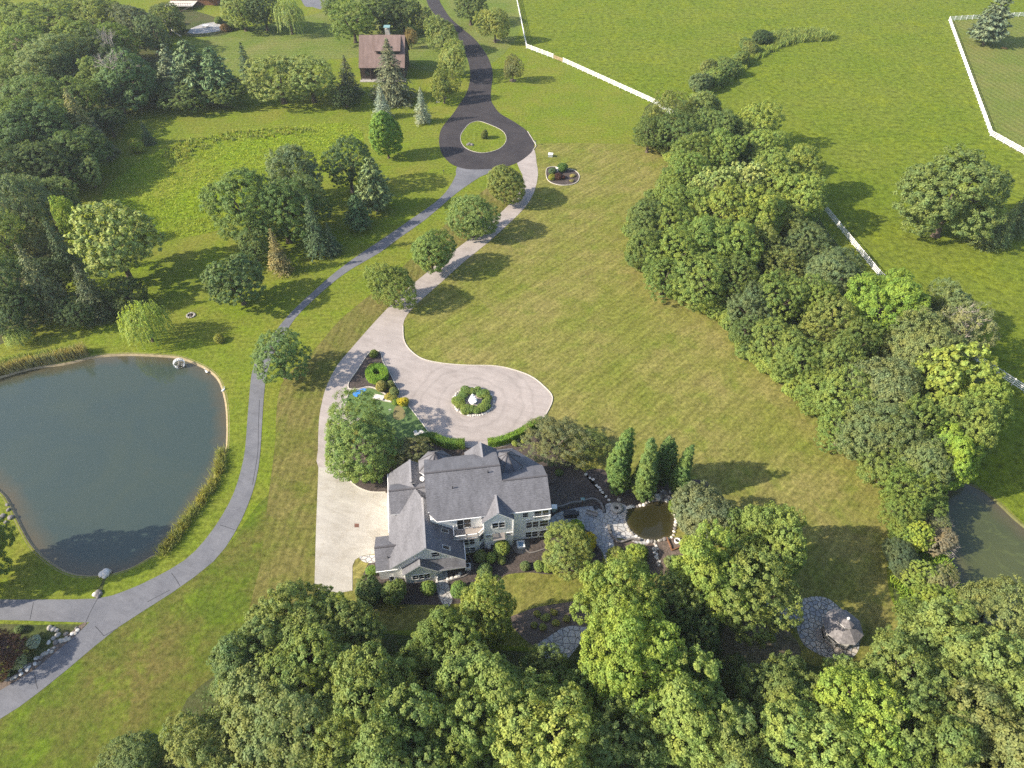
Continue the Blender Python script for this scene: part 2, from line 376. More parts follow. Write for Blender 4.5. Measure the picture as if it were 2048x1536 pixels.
M['water'] = water_mat('pond_water', (0.038, 0.056, 0.048), (0.05, 0.065, 0.045), 0.1)
M['water_green'] = water_mat('green_pond_water', (0.05, 0.06, 0.022), (0.08, 0.09, 0.03), 0.12, 0.09, 0.22)
M['water_koi'] = water_mat('koi_water', (0.022, 0.021, 0.008), (0.04, 0.035, 0.013), 0.1, 0.05)
M['bank'] = flat_mat('pond_bank', (0.26, 0.21, 0.13), 0.95, 0.1, 0.25, 1.2)
M['bank_green'] = flat_mat('creek_bank', (0.12, 0.12, 0.05), 0.95, 0.1, 0.3, 1.2)
M['shoal'] = flat_mat('pond_shoal', (0.13, 0.105, 0.06), 0.95, 0.1, 0.3, 0.8)
M['shingle'] = None
def shingle(name, c):
    m, nt, b = new_mat(name); v = coord(nt, obj=True)
    a, _ = noise_col(nt, coord(nt, 0, (0.9, 0.9, 5.0), True), 3.4, [tuple(x*0.7 for x in c), tuple(x*1.32 for x in c)], [0.32, 0.68], detail=5, rough=0.7)
    s, f = noise_col(nt, coord(nt, 0, (1.6, 0.5, 0.5), True), 0.6, [(0.8,)*3, (1.16,)*3], [0.3, 0.7], detail=6)
    col = mix(nt, a, s, 1.0, 'MULTIPLY')
    wv = nd(nt, 'ShaderNodeTexWave', wave_type='BANDS', bands_direction='Z'); wv.inputs['Scale'].default_value = 2.2
    wv.inputs['Distortion'].default_value = 0.6; nt.links.new(v, wv.inputs['Vector'])
    mr = nd(nt, 'ShaderNodeMapRange'); nt.links.new(wv.outputs['Fac'], mr.inputs[0]); mr.inputs[3].default_value = 0.93; mr.inputs[4].default_value = 1.05
    col = mix(nt, col, mr.outputs[0], 1.0, 'MULTIPLY')
    nt.links.new(col, b.inputs['Base Color']); b.inputs['Roughness'].default_value = 0.95; b.inputs['Specular IOR Level'].default_value = 0.1
    bump(nt, b, wv.outputs['Fac'], 0.15, 0.03); return m
M['shingle'] = shingle('grey_shingle', (0.138, 0.136, 0.148))
M['shingle_brown'] = shingle('brown_shingle', (0.19, 0.135, 0.118))
M['ridge'] = flat_mat('ridge_cap', (0.09, 0.085, 0.09), 0.95, 0.1)
M['hip'] = flat_mat('hip_cap', (0.27, 0.26, 0.265), 0.95, 0.1)
M['siding'] = flat_mat('siding', (0.72, 0.70, 0.66), 0.7, 0.2, 0.05, 1.2)
def siding():
    m, nt, b = new_mat('lap_siding'); v = coord(nt, obj=True)
    c, _ = noise_col(nt, v, 0.9, [(0.85,0.84,0.81), (0.9,0.885,0.86)], [0.3, 0.7], detail=6)
    wv = nd(nt, 'ShaderNodeTexWave', wave_type='BANDS', bands_direction='Z', wave_profile='SAW'); wv.inputs['Scale'].default_value = 1.6
    nt.links.new(v, wv.inputs['Vector'])
    mr = nd(nt, 'ShaderNodeMapRange'); nt.links.new(wv.outputs['Fac'], mr.inputs[0]); mr.inputs[3].default_value = 0.93; mr.inputs[4].default_value = 1.02
    c = mix(nt, c, mr.outputs[0], 1.0, 'MULTIPLY'); nt.links.new(c, b.inputs['Base Color']); b.inputs['Roughness'].default_value = 0.75
    bump(nt, b, wv.outputs['Fac'], 0.25, 0.03); return m
M['siding'] = siding()
M['trim'] = flat_mat('white_trim', (0.82, 0.81, 0.79), 0.6, 0.3, 0.05)
M['gaz'] = flat_mat('shade_dimmed_white_wood', (0.5, 0.48, 0.45), 0.8, 0.2, 0.12)  # white wood with the tree shade on the posts put into its colour
M['fence'] = flat_mat('white_fence', (0.80, 0.79, 0.78), 0.5, 0.35, 0.05)
M['glass'] = flat_mat('window_glass', (0.018, 0.022, 0.026), 0.08, 0.6, 0.4, 0.7)
M['dark'] = flat_mat('black_metal', (0.022, 0.022, 0.026), 0.5, 0.4, 0.2)
M['cover'] = flat_mat('dark_cover', (0.05, 0.05, 0.056), 0.8, 0.2, 0.25, 2)
M['deck'] = flat_mat('deck_board', (0.30, 0.265, 0.24), 0.9, 0.1, 0.15, 2.5)
M['cedar'] = flat_mat('weathered_shakes', (0.2, 0.185, 0.185), 0.95, 0.1, 0.4, 2.6, bumpk=0.5)
M['wood_red'] = flat_mat('brown_wood', (0.20, 0.10, 0.055), 0.85, 0.15, 0.2, 2)
M['wood_dark'] = flat_mat('dark_timber', (0.055, 0.042, 0.036), 0.85, 0.15, 0.25, 2)
M['wood_pale'] = flat_mat('raw_timber', (0.42, 0.31, 0.19), 0.85, 0.15, 0.2, 2)
M['stone'] = flat_mat('field_stone', (0.36, 0.33, 0.29), 0.9, 0.2, 0.35, 1.6, bumpk=0.4)
M['stone_pale'] = flat_mat('pale_stone', (0.56, 0.52, 0.47), 0.9, 0.2, 0.25, 1.6, bumpk=0.3)
M['stone_dark'] = flat_mat('wall_stone', (0.17, 0.155, 0.145), 0.9, 0.2, 0.35, 2.5, bumpk=0.5)
M['white'] = flat_mat('white_paint', (0.80, 0.79, 0.77), 0.45, 0.4, 0.05)
M['metal'] = flat_mat('grey_metal', (0.42, 0.44, 0.45), 0.45, 0.5, 0.12, metal=0.4)
M['copper'] = flat_mat('green_copper', (0.23, 0.37, 0.36), 0.5, 0.4, 0.15, metal=0.3)
M['green_box'] = flat_mat('pale_green_paint', (0.42, 0.50, 0.47), 0.6, 0.3, 0.08)
M['bark'] = flat_mat('bark', (0.11, 0.085, 0.065), 0.95, 0.1, 0.35, 2.5)
M['bark_pale'] = flat_mat('pale_bark', (0.33, 0.29, 0.25), 0.95, 0.1, 0.3, 2.5)
M['drain'] = flat_mat('rusty_grate', (0.14, 0.07, 0.05), 0.8, 0.2, 0.3, 4)
M['crack'] = flat_mat('tar_seam', (0.06, 0.06, 0.065), 0.9, 0.1, 0.2, 2)
M['tub'] = flat_mat('tub_water', (0.14, 0.24, 0.36), 0.1, 0.5, 0.2, 2)
M['leaf'] = leaf_mat('leaves')
M['needle'] = leaf_mat('needles', 0.10, (0.6, 1.45))
M['clip'] = leaf_mat('clipped_leaves', 0.15, (0.7, 1.3))
M['blade'] = leaf_mat('grass_blades', 0.25, (0.6, 1.4))
# ------------------------------------------------------------------ ground, water, roads
def offset_poly(p, d):
    """move a polygon's edge inwards by d"""
    s = 1 if area2(p) > 0 else -1; n = len(p); out = []
    for i in range(n):
        t = (p[(i+1) % n] - p[i-1]).normalized(); out.append(p[i] + Vector((-t.y, t.x))*d*s)
    return out
def water_mesh(name, pg, z, reach=3.4, step=1.3, d0=0.0):
    """water surface whose 'depth' grows with the distance from the shore"""
    P = [p.to_2d() for p in pg]; A = np.array([(p.x, p.y) for p in P]); B = np.roll(A, -1, 0)
    xs = np.arange(A[:,0].min(), A[:,0].max(), step); ys = np.arange(A[:,1].min(), A[:,1].max(), step); X, Y = [g.ravel() for g in np.meshgrid(xs, ys)]
    k = inside_np(X, Y, A); Q = np.stack([X[k], Y[k]], 1); D = B-A; L2 = (D*D).sum(1)
    t = np.clip(((Q[:,None]-A)*D).sum(2)/L2, 0, 1); dist = np.linalg.norm(Q[:,None]-(A+t[...,None]*D), axis=2).min(1); Q = Q[dist > step*.5]
    pts = [Vector(p) for p in A] + [Vector(q) for q in Q]; n = len(A)
    v2, _, f2 = delaunay_2d_cdt(pts, [], [list(range(n))], 1, 1e-5)[:3]
    V = np.array([(v.x, v.y) for v in v2]); t = np.clip(((V[:,None]-A)*D).sum(2)/L2, 0, 1); dist = np.linalg.norm(V[:,None]-(A+t[...,None]*D), axis=2).min(1)
    fs = []
    for f in f2:
        a, b, c = (V[i] for i in f[:3]); cr = (b[0]-a[0])*(c[1]-a[1])-(b[1]-a[1])*(c[0]-a[0]); fs.append(list(f) if cr > 0 else list(f)[::-1])
    me = bpy.data.meshes.new(name); me.from_pydata([(x, y, z) for x, y in V], [], fs)
    at = me.attributes.new('depth', 'FLOAT', 'POINT'); at.data.foreach_set('value', np.clip(dist/reach+d0, 0, 1).astype(np.float32)); me.update(); return me
POND = gpoly([(-90,800),(-60,768),(0,752),(60,735),(130,725),(185,712),(225,708),(270,707),(330,710),(362,714),(395,726),(418,738),(438,757),(449,785),(455,820),(456,870),(452,905),(438,935),(420,970),(395,1010),(365,1050),(330,1098),(300,1115),(260,1137),(215,1150),(170,1153),(130,1145),(90,1120),(60,1090),(40,1055),(30,1035),(15,1005),(0,985),(-60,930),(-100,870)])
POND2 = gpoly([(1868,1010),(1885,980),(1920,962),(1958,974),(2000,1006),(2048,1050),(2150,1120),(2250,1200),(2200,1290),(2048,1262),(1960,1252),(1915,1212),(1905,1150),(1880,1080),(1862,1040)])
G0 = [(-3000,-1000),(3000,-1000),(3000,4500),(-3000,4500)]
tag(link('ground', flat_mesh('ground', G0, 0.0, [POND, POND2]), M['lawn_left']), kind='structure')
for nm, pg, mt, zz in (('pond_water', POND, M['water'], -0.32), ('creek_pond_water', POND2, M['water_green'], -0.25)):
    tag(link(nm, water_mesh(nm, offset_poly(pg, -0.05), zz), mt), kind='structure')
    inn = offset_poly(pg, 0.8); n = len(pg)
    me = bpy.data.meshes.new('pond_bank')
    me.from_pydata([(p.x,p.y,0.012) for p in offset_poly(pg,-0.25)] + [(p.x,p.y,-0.05) for p in offset_poly(pg,0.1)] + [(p.x,p.y,-0.75) for p in inn], [],
                   [(k*n+i, k*n+(i+1) % n, (k+1)*n+(i+1) % n, (k+1)*n+i) for k in (0,1) for i in range(n)])
    tag(link('pond_bank', me, M['bank'] if pg is POND else M['bank_green']), kind='structure')
sheet('mown_lawn', [(200,170),(330,100),(480,60),(640,25),(800,-30),(1000,-30),(1040,60),(930,150),(720,115),(480,150),(300,175)], 0.01, M['mow_far'])
sheet('dry_lawn', [(1062,300),(1090,287),(1200,287),(1320,293),(1420,330),(1420,450),(1420,560),(1500,640),(1600,740),(1700,830),(1790,950),(1800,1040),(1775,1110),(1783,1200),(1840,1290),(1800,1330),(1500,1330),(1200,1300),(1000,1290),(850,1260),(690,1260),(690,1180),(720,1000),(640,900),(690,760),(800,620),(960,470),(1050,380)], 0.01, M['lawn_main'], n=3)
sheet('verge', [(1030,340),(975,375),(900,440),(820,520),(740,590),(680,640),(620,710),(562,770),(549,900),(536,1000),(522,1120),(502,1205),(500,1260),(640,1260),(648,1180),(655,900),(700,740),(800,600),(960,470),(1045,385)], 0.02, M['lawn_strip'])
sheet('lower_lawn', [(485,1052),(427,1123),(342,1187),(236,1255),(137,1337),(68,1392),(-100,1500),(-160,1750),(700,1750),(640,1300),(510,1235),(512,1180),(528,1090),(536,990)], 0.015, M['lawn_low'], n=2)
sheet('pasture', [(1030,-120),(1043,30),(1053,99),(1308,210),(1480,300),(1600,390),(1640,414),(1755,552),(1850,640),(1930,710),(1990,760),(1900,900),(1935,962),(1962,974),(2003,1004),(2050,1049),(2160,1115),(2600,1250),(2600,-120)], 0.01, M['pasture'], smooth=False)
sheet('mown_paddock', [(1899,43),(1982,274),(2048,311),(2500,520),(2600,15),(2048,34)], 0.02, M['mow_right'], smooth=False)
sheet('meadow', [(205,386),(320,300),(427,270),(580,253),(700,248),(725,290),(650,340),(560,350),(500,410),(434,461),(307,477),(250,440)], 0.02, M['meadow'])
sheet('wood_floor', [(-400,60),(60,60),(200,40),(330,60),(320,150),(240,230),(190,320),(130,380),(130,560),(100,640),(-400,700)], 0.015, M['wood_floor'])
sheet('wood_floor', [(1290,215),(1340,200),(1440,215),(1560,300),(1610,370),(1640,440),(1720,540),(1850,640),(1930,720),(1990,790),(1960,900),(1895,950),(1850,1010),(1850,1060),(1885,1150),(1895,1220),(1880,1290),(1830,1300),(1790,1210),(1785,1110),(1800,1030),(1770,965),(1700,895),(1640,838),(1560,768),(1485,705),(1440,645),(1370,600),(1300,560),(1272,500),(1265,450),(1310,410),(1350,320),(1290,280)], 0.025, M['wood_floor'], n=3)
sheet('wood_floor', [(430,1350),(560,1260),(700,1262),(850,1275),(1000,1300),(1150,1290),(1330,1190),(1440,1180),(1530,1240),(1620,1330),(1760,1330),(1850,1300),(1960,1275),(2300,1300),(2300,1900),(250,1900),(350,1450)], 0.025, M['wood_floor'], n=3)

sheet('bare_soil', [(1445,1262),(1480,1240),(1530,1236),(1570,1255),(1600,1295),(1590,1330),(1530,1345),(1470,1330),(1440,1300)], 0.032, M['soil'])
ROAD_A = [(914,334),(912,350),(895,380),(870,405),(820,440),(770,475),(720,508),(670,545),(630,580),(590,617),(562,648),(535,685),(514,715),(503,750),(498,800),(494,850),(490,900),(482,940),(468,985),(445,1030),(410,1080),(370,1120),(310,1155),(250,1182),(195,1197),(100,1199),(0,1199),(-200,1199),(-200,1240),(0,1240),(100,1243),(171,1245),(176,1247),(150,1272),(113,1303),(68,1340),(0,1380),(-150,1460),(-150,1515),(0,1438),(68,1392),(137,1337),(236,1255),(342,1187),(427,1123),(468,1068),(495,1012),(512,960),(520,910),(524,850),(528,790),(535,740),(553,695),(572,665),(590,637),(620,606),(660,570),(700,540),(760,505),(800,475),(850,440),(900,397),(930,374),(960,354),(985,340),(950,328)]
sheet('road', ROAD_A, 0.03, M['asphalt'], n=2)
ROAD_C = [(1068,298),(1073,325),(1076,350),(1068,385),(1050,415),(1020,445),(980,482),(930,522),(880,567),(840,602),(814,630),(806,652),(808,680),(820,700),(845,718),(885,727),(935,731),(985,732),(1020,738),(1060,752),(1088,773),(1105,795),(1096,822),(1082,842),(1060,865),(1000,900),(930,905),(880,890),(850,880),(760,830),(700,850),(690,880),(690,936),(637,936),(636,900),(638,840),(645,800),(655,768),(675,730),(700,700),(735,660),(770,622),(810,582),(860,540),(910,500),(960,462),(1000,427),(1030,396),(1043,372),(1045,350),(1034,326),(1050,310)]
sheet('driveway', ROAD_C, 0.035, M['concrete'], n=2)
ROAD_B = [(852,-40),(853,0),(866,25),(895,55),(918,80),(932,110),(939,135),(940,158),(934,184),(920,207),(905,229),(890,247),(881,262),(878,284),(884,308),(900,326),(918,335),(942,339),(983,338),(1010,334),(1036,325),(1055,312),(1066,300),(1068,284),(1055,263),(1027,243),(1000,227),(988,212),(982,200),(982,180),(985,157),(984,138),(976,115),(962,93),(946,75),(922,55),(900,35),(886,14),(879,0),(872,-40)]
sheet('cul_de_sac', ROAD_B, 0.042, M['asphalt_dark'], n=3)
ISL = [(921,273),(925,290),(942,302),(969,306),(996,299),(1010,287),(1012,273),(1003,261),(983,251),(959,243),(942,246),(930,257)]
sheet('road_island', ISL, 0.052, M['lawn_left'])
APRON = [(637,935),(691,934),(691,943),(700,961),(717,975),(741,983),(771,985),(800,1000),(800,1110),(749,1108),(723,1112),(710,1120),(705,1132),(705,1181),(680,1186),(629,1178),(632,1060)]
sheet('parking_apron', APRON, 0.042, M['apron'], smooth=False)
sheet('gravel_drive', [(590,-60),(605,5),(625,14),(655,12),(680,-60)], 0.03, M['asphalt'])
sheet('dirt_path', [(-200,105),(0,92),(30,88),(30,96),(0,102),(-200,125)], 0.03, M['mulch_red'])
# seams in the grey road
mb = MB()
for ln in ([(195,1198),(182,1222),(172,1244)], [(67,1205),(63,1225),(60,1240)], [(190,1252),(203,1266),(208,1272)], [(208,1272),(236,1256)], [(343,1146),(353,1160),(360,1172)], [(295,1204),(340,1180)],
           [(519,800),(517,850),(516,900),(512,930),(505,970)], [(70,1350),(72,1365),(76,1378)], [(440,1050),(470,1060)]):
    ribbon(mb, smooth_line([W(*p).to_2d() for p in ln], False, 4), 0.09, 0.032, 0.034)
tag(mb.build('road_seams', M['crack']), kind='structure')

# kerbs (raised concrete edging)
mb = MB()
kl = lambda px, wd=0.22, h=0.14, closed=False: ribbon(mb, smooth_line([W(*p).to_2d() for p in px], closed, 4), wd*0.66, 0.0, h, closed)
kl([(806,652),(808,680),(820,700),(845,718),(885,727),(935,731),(985,732),(1020,738),(1060,752),(1088,773),(1105,795),(1096,822),(1082,842)])
kl(ISL, 0.14, 0.12, True)
kl([(1066,300),(1072,292),(1068,284),(1055,263)], 0.2, 0.14)
kl([(817,812),(830,828),(843,845),(856,862),(866,874)])
kl([(691,940),(700,961),(717,975),(741,984),(771,985)])
kl([(701,780),(695,793),(692,806)])
tag(mb.build('kerb', M['kerb']), kind='structure')
# planting beds
BED1 = [(751,701),(738,707),(726,723),(714,742),(703,757),(697,768),(699,778),(717,778),(738,774),(755,779),(773,790),(785,797),(797,792),(799,783),(790,768),(782,751),(766,724),(762,707)]
sheet('mulch_bed', BED1, 0.05, M['mulch'])
mb = MB(); kl(BED1, 0.2, 0.15, True); tag(mb.build('bed_kerb', M['kerb']), kind='structure')
sheet('putting_green', [(700,781),(694,792),(691,808),(700,830),(760,850),(800,880),(860,880),(866,873),(843,845),(817,812),(800,796),(785,800),(755,781),(738,776),(717,780)], 0.044, M['turf'], n=2)
sheet('putting_green_patch', [(790,815),(800,812),(808,820),(811,830),(806,838),(795,840),(786,834)], 0.054, M['turf_tan'])
sheet('painted_patch', [(706,786),(716,781),(728,777),(733,780),(726,789),(716,794),(708,792)], 0.054, M['blue'])
sheet('mulch_bed', [(692,938),(700,900),(740,870),(800,875),(866,878),(930,895),(1000,895),(1045,880),(1075,862),(1100,880),(1120,915),(1150,930),(1172,947),(1219,1002),(1222,1042),(1150,1045),(1100,1055),(1060,1030),(900,1000),(790,1000),(771,985),(741,983),(717,974),(700,960)], 0.038, M['mulch'], n=2)
sheet('mulch_bed', [(1170,948),(1202,938),(1245,955),(1400,960),(1413,978),(1390,1000),(1345,1010),(1260,1020),(1219,1003)], 0.038, M['mulch'])
sheet('mulch_bed', [(937,1110),(966,1085),(1100,1075),(1150,1085),(1190,1080),(1205,1120),(1180,1145),(1148,1143),(1098,1149),(1057,1145),(1012,1150),(996,1165),(946,1200),(893,1209),(820,1209),(764,1206),(738,1195),(722,1170),(735,1130),(752,1118),(800,1100)], 0.038, M['mulch'])
sheet('mulch_bed', [(1019,1238),(1039,1227),(1069,1216),(1113,1208),(1157,1202),(1180,1205),(1185,1250),(1127,1258),(1078,1292),(1040,1270)], 0.038, M['mulch_red'])
sheet('mulch_bed', [(1225,1080),(1290,1085),(1345,1075),(1400,1085),(1400,1130),(1340,1150),(1230,1140),(1215,1110)], 0.038, M['mulch_red'])
FB = [(1092,343),(1096,336),(1110,334),(1130,338),(1148,341),(1158,350),(1156,362),(1145,369),(1125,371),(1105,367),(1094,358)]
sheet('mulch_bed', FB, 0.038, M['mulch'])
mb = MB(); kl(FB, 0.22, 0.16, True); tag(mb.build('bed_kerb', M['kerb']), kind='structure')
sheet('mulch_bed', [(-150,1255),(0,1248),(80,1250),(165,1249),(150,1268),(105,1300),(60,1336),(0,1372),(-150,1450)], 0.02, M['wood_floor'], n=2)
sheet('gravel_edge', [(174,1247),(150,1272),(113,1303),(68,1340),(0,1381),(-100,1435),(-100,1420),(0,1366),(60,1328),(105,1293),(145,1262),(165,1247)], 0.034, M['mulch_red'], n=2)
# flagstone paving
sheet('patio', [(1098,1042),(1112,1028),(1135,1020),(1175,1013),(1200,1018),(1222,1040),(1222,1060),(1228,1090),(1229,1120),(1222,1140),(1212,1125),(1202,1100),(1185,1083),(1160,1070),(1130,1060),(1100,1062)], 0.05, M['flag_blue'], n=3)
sheet('patio', [(1211,1010),(1222,1006),(1240,1006),(1255,1014),(1253,1022),(1253,1042),(1262,1060),(1280,1075),(1300,1084),(1285,1090),(1250,1078),(1228,1075),(1222,1058),(1215,1058),(1204,1045),(1202,1030),(1212,1026)], 0.058, M['flag_light'], n=3)
sheet('garden_path', [(1076,1290),(1100,1272),(1127,1255),(1158,1252),(1175,1260),(1150,1300),(1120,1330),(1090,1315)], 0.05, M['flag_light'])
sheet('stone_path', [(872,1160),(890,1158),(898,1170),(900,1185),(905,1200),(895,1215),(880,1200),(874,1180)], 0.05, M['flag_light'])
sheet('stone_path', [(720,1114),(735,1111),(752,1111),(752,1124),(735,1126),(722,1121)], 0.05, M['flag_light'])
sheet('gazebo_terrace', [(1587,1214),(1602,1199),(1634,1193),(1659,1199),(1680,1216),(1705,1235),(1714,1248),(1719,1277),(1716,1302),(1700,1318),(1672,1321),(1640,1310),(1609,1291),(1596,1266),(1592,1252),(1577,1236),(1533,1211),(1536,1204),(1564,1212)], 0.05, M['flag_rough'], n=3)
# koi pond with its rim of stones
KOI = gpoly([(1251,1022),(1252,1042),(1261,1060),(1279,1074),(1299,1080),(1322,1078),(1343,1069),(1348,1045),(1346,1022),(1339,1007),(1320,1003),(1305,1004),(1293,1010),(1276,1016),(1261,1017)], True, 3)
tag(link('koi_pond_water', water_mesh('koi', KOI, 0.075, 1.2, .5, .4), M['water_koi']), kind='structure')

# ------------------------------------------------------------------ fences
def fence(px, label, gate=None, h=1.62):
    pts = [W(*p) for p in px]; root = empty('fence', pts[0], 0, label, 'fence', 'white rail fences')
    rails = [0.36, 0.73, 1.1, 1.47]
    pm = MB().box(-.07,.07,-.07,.07,0,h).lathe([(.10,0),(.02,.09)], 4, (0,0,h), rot=math.pi/4, smooth=False).mesh('fence_post')
    rm = [MB() for _ in rails]; prev = None
    for a, b in zip(pts, pts[1:]):
        L = (b-a).length; n = max(1, round(L/2.5)); ang = math.atan2(b.y-a.y, b.x-a.x)
        for i in range(n + (1 if b is pts[-1] else 0)):
            link('post', pm, M['fence'], root, (a + (b-a)*(i/n)) - pts[0], ang)
        d = (b-a).normalized()
        for k, z in enumerate(rails):
            ov = Vector((0,0,z)); rm[k].bar(a - pts[0] + ov, b - pts[0] + ov, 0.05, 0.14)
    for k in rm: k.build('rail', M['fence'], root)
    if gate:
        g = gate
    return root
fence([(1022,-70),(1033,0),(1053,97)], 'white rail fence running up beside the tree-lined road')
fence([(1053,97),(1106,117)], 'short white rail fence between corner post and wooden gate')
fence([(1126,125),(1308,208),(1345,232)], 'white rail fence from the wooden gate down to the tree belt')
fence([(1480,300),(1565,325),(1640,412),(1755,552),(1850,640),(1930,709),(2048,786),(2300,950)], 'long white rail fence half hidden behind the tree belt')
fence([(2300,12),(2048,33),(1897,42)], 'white rail fence along the back of the striped paddock')
fence([(1897,42),(1980,272)], 'white rail fence on the long side of the striped paddock')
fence([(1980,272),(2048,310),(2300,445)], 'white rail fence bending below the striped paddock')
a, b = W(1107,117.4), W(1125,124.6)
g = empty('farm_gate', a, math.atan2(b.y-a.y, b.x-a.x), 'raw timber farm gate set into the white rail fence', 'gate')
L_ = (b-a).length; gm = MB()
for z in (0.3, 0.6, 0.9, 1.2): gm.box(0.05, L_-0.05, -.03, .03, z-.06, z+.06)
gm.build('gate_rail', M['wood_pale'], g)
gm = MB()
for x in (0.05, L_/2, L_-0.15): gm.box(x, x+.1, -.05, .05, 0.1, 1.35)
gm.build('gate_stile', M['wood_pale'], g)
MB().bar((0.1,0.06,0.25),(L_-0.1,0.06,1.25),.05,.1).build('gate_brace', M['wood_pale'], g)

# ------------------------------------------------------------------ the house (local axes: u along the front, v away from camera, z up)
TH = R_(8); HO = W(800, 1000)
def HW(u, v, z=0): return HO + Vector((math.cos(TH)*u - math.sin(TH)*v, math.sin(TH)*u + math.cos(TH)*v, z))
house = empty('house', HO, TH, 'white sided house with grey shingle gables, turrets and a balcony', 'house')
hm = [M['shingle'], M['trim']]
def roof(*slabs, t=0.2):
    m = MB()
    for p in slabs: m.slab(p, t)
    return m.build('roof', hm, house)
def gable_u(u0, u1, vS, vR, vN, zS, zR, zN, over=0):
    return roof([(u0,vS,zS),(u1,vS,zS),(u1,vR,zR),(u0,vR,zR)], [(u0,vR,zR),(u1,vR,zR),(u1,vN,zN),(u0,vN,zN)])
def gable_v(v0, v1, uW, uR, uE, zW, zR, zE):
    return roof([(uW,v0,zW),(uR,v0,zR),(uR,v1,zR),(uW,v1,zW)], [(uR,v0,zR),(uE,v0,zE),(uE,v1,zE),(uR,v1,zR)])
# walls
wl = MB()
wl.prism([(4.8,-9.5),(15.4,-9.5),(15.4,0.4),(4.8,0.4)], 0, 7.55)
wl.prism([(15.2,-9.68),(21.55,-9.68),(21.55,-2.3),(15.2,-2.3)], 0, 7.5)
def gwall(axis, c0, c1, a0, aR, a1, zb0, zR, zb1):     # triangular gable wall, thickness c0..c1
    if axis == 'u': tri = [(a0,zb0),(a1,zb1),(aR,zR)]; pts = [(c0,a,z) for a, z in tri] + [(c1,a,z) for a, z in tri]
    else: tri = [(a0,zb0),(a1,zb1),(aR,zR)]; pts = [(a,c0,z) for a, z in tri] + [(a,c1,z) for a, z in tri]
    wl.add(pts, [(0,1,2),(5,4,3),(0,3,4,1),(1,4,5,2),(2,5,3,0)])
gwall('u', 4.8, 5.0, -9.5, -4.15, 0.4, 7.55, 10.95, 7.9); gwall('u', 14.9, 15.1, -9.5, -4.15, 0.4, 7.55, 10.95, 7.9)
gwall('u', 21.35, 21.53, -9.68, -6.05, -2.3, 7.5, 9.85, 7.5)
wl.prism([(12.15,-10.5),(16.25,-10.5),(16.25,-9.4),(12.15,-9.4)], 0, 6.95); gwall('v', -10.5, -10.3, 12.15, 14.2, 16.25, 6.95, 8.72, 6.95)
wl.prism([(-1.15,-13.75),(5.6,-13.75),(5.6,-13.0),(7.9,-13.0),(8.85,-12.1),(8.85,-9.4),(4.85,-9.4),(4.85,2.1),(-1.15,2.1)], 0, 3.45)
gwall('v', -13.75, -13.55, -1.15, 3.85, 8.85, 3.45, 7.4, 3.45)
gwall('v', 1.9, 2.1, -1.15, 2.25, 4.8, 3.45, 6.2, 4.4)
wl.prism([(5.7,-13.74),(8.84,-13.74),(8.84,-13.56),(5.7,-13.56)], 3.1, 3.6)
wl.prism([(0.55,-14.6),(4.86,-14.6),(4.86,-13.7),(0.55,-13.7)], 0, 2.95); gwall('v', -14.6, -14.4, 0.55, 2.75, 4.86, 2.95, 4.68, 2.95)
wl.prism([(-3.1,-13.45),(0.6,-13.45),(0.6,-8.4),(-3.1,-8.4)], 0, 2.75); gwall('u', -3.1, -2.9, -13.45, -10.9, -8.4, 2.75, 4.1, 2.75)
wl.prism([(-0.65,-5.75),(4.85,-5.75),(4.85,-0.95),(-0.65,-0.95)], 3.2, 4.95); gwall('u', -0.65, -0.45, -5.75, -3.34, -0.95, 4.95, 6.75, 4.95)
wl.prism([(7.95,-10.9),(11.15,-10.9),(12.2,-9.95),(12.2,-9.4),(7.95,-9.4)], 0, 4.18)
wl.prism([(10.9,0.3),(15.3,0.3),(15.3,1.9),(10.9,1.9)], 0, 6.9); gwall('v', 1.7, 1.9, 10.9, 13.1, 15.3, 6.9, 8.7, 6.9)
wl.prism([(15.4,-2.4),(21.6,-2.4),(21.9,-1.3),(17.95,2.75),(15.4,2.75)], 0, 5.8)
oc = lambda cx, cy, r, rot=math.pi/8: [(cx+r*math.cos(rot+k*math.pi/4), cy+r*math.sin(rot+k*math.pi/4)) for k in range(8)]
wl.prism(oc(6.2,1.1,2.45), 0, 6.4); wl.prism(oc(16.7,-1.5,1.95), 5.0, 8.25)
wl.build('wall', M['siding'], house)
# roofs
roof([(4.5,-4.15,11.2),(4.5,-8.75,8.37),(4.75,-8.75,8.37),(4.75,-9.1,8.15),(5.7,-10.0,7.6),(15.35,-10.0,7.6),(15.35,-4.15,11.2)], [(4.5,-4.15,11.2),(15.35,-4.15,11.2),(15.35,0.9,8.1),(4.5,0.9,8.1)])
roof([(15.36,-10.0,7.6),(21.88,-10.0,7.6),(21.88,-6.05,10.03),(15.36,-6.05,10.03)], [(15.36,-6.05,10.03),(21.88,-6.05,10.03),(21.88,-2.1,7.6),(15.36,-2.1,7.6)])
roof([(11.88,-10.75,7.0),(14.2,-10.75,9.0),(14.2,-7.5,9.0),(11.88,-9.9,7.0)], [(14.2,-10.75,9.0),(16.5,-10.75,7.0),(16.5,-9.9,7.0),(14.2,-7.5,9.0)])
sG = 0.79
zW = lambda u: 3.6 + sG*(u+1.4)
roof([(-1.4,-14.1,3.6),(3.85,-14.1,zW(3.85)),(3.85,-5.75,zW(3.85)),(2.25,-1.8,zW(2.25)),(2.25,2.5,zW(2.25)),(-1.4,2.5,3.6)],
     [(3.85,-14.1,zW(3.85)),(9.1,-14.1,3.6),(9.1,-10.85,3.6),(7.75,-10.85,4.67),(7.75,-9.45,4.67),(4.75,-9.45,7.04),(4.75,-5.75,7.04),(3.85,-5.75,zW(3.85))],
     [(2.25,2.5,zW(2.25)),(2.25,-1.8,zW(2.25)),(4.78,-1.8,4.5),(4.78,2.5,4.5)])
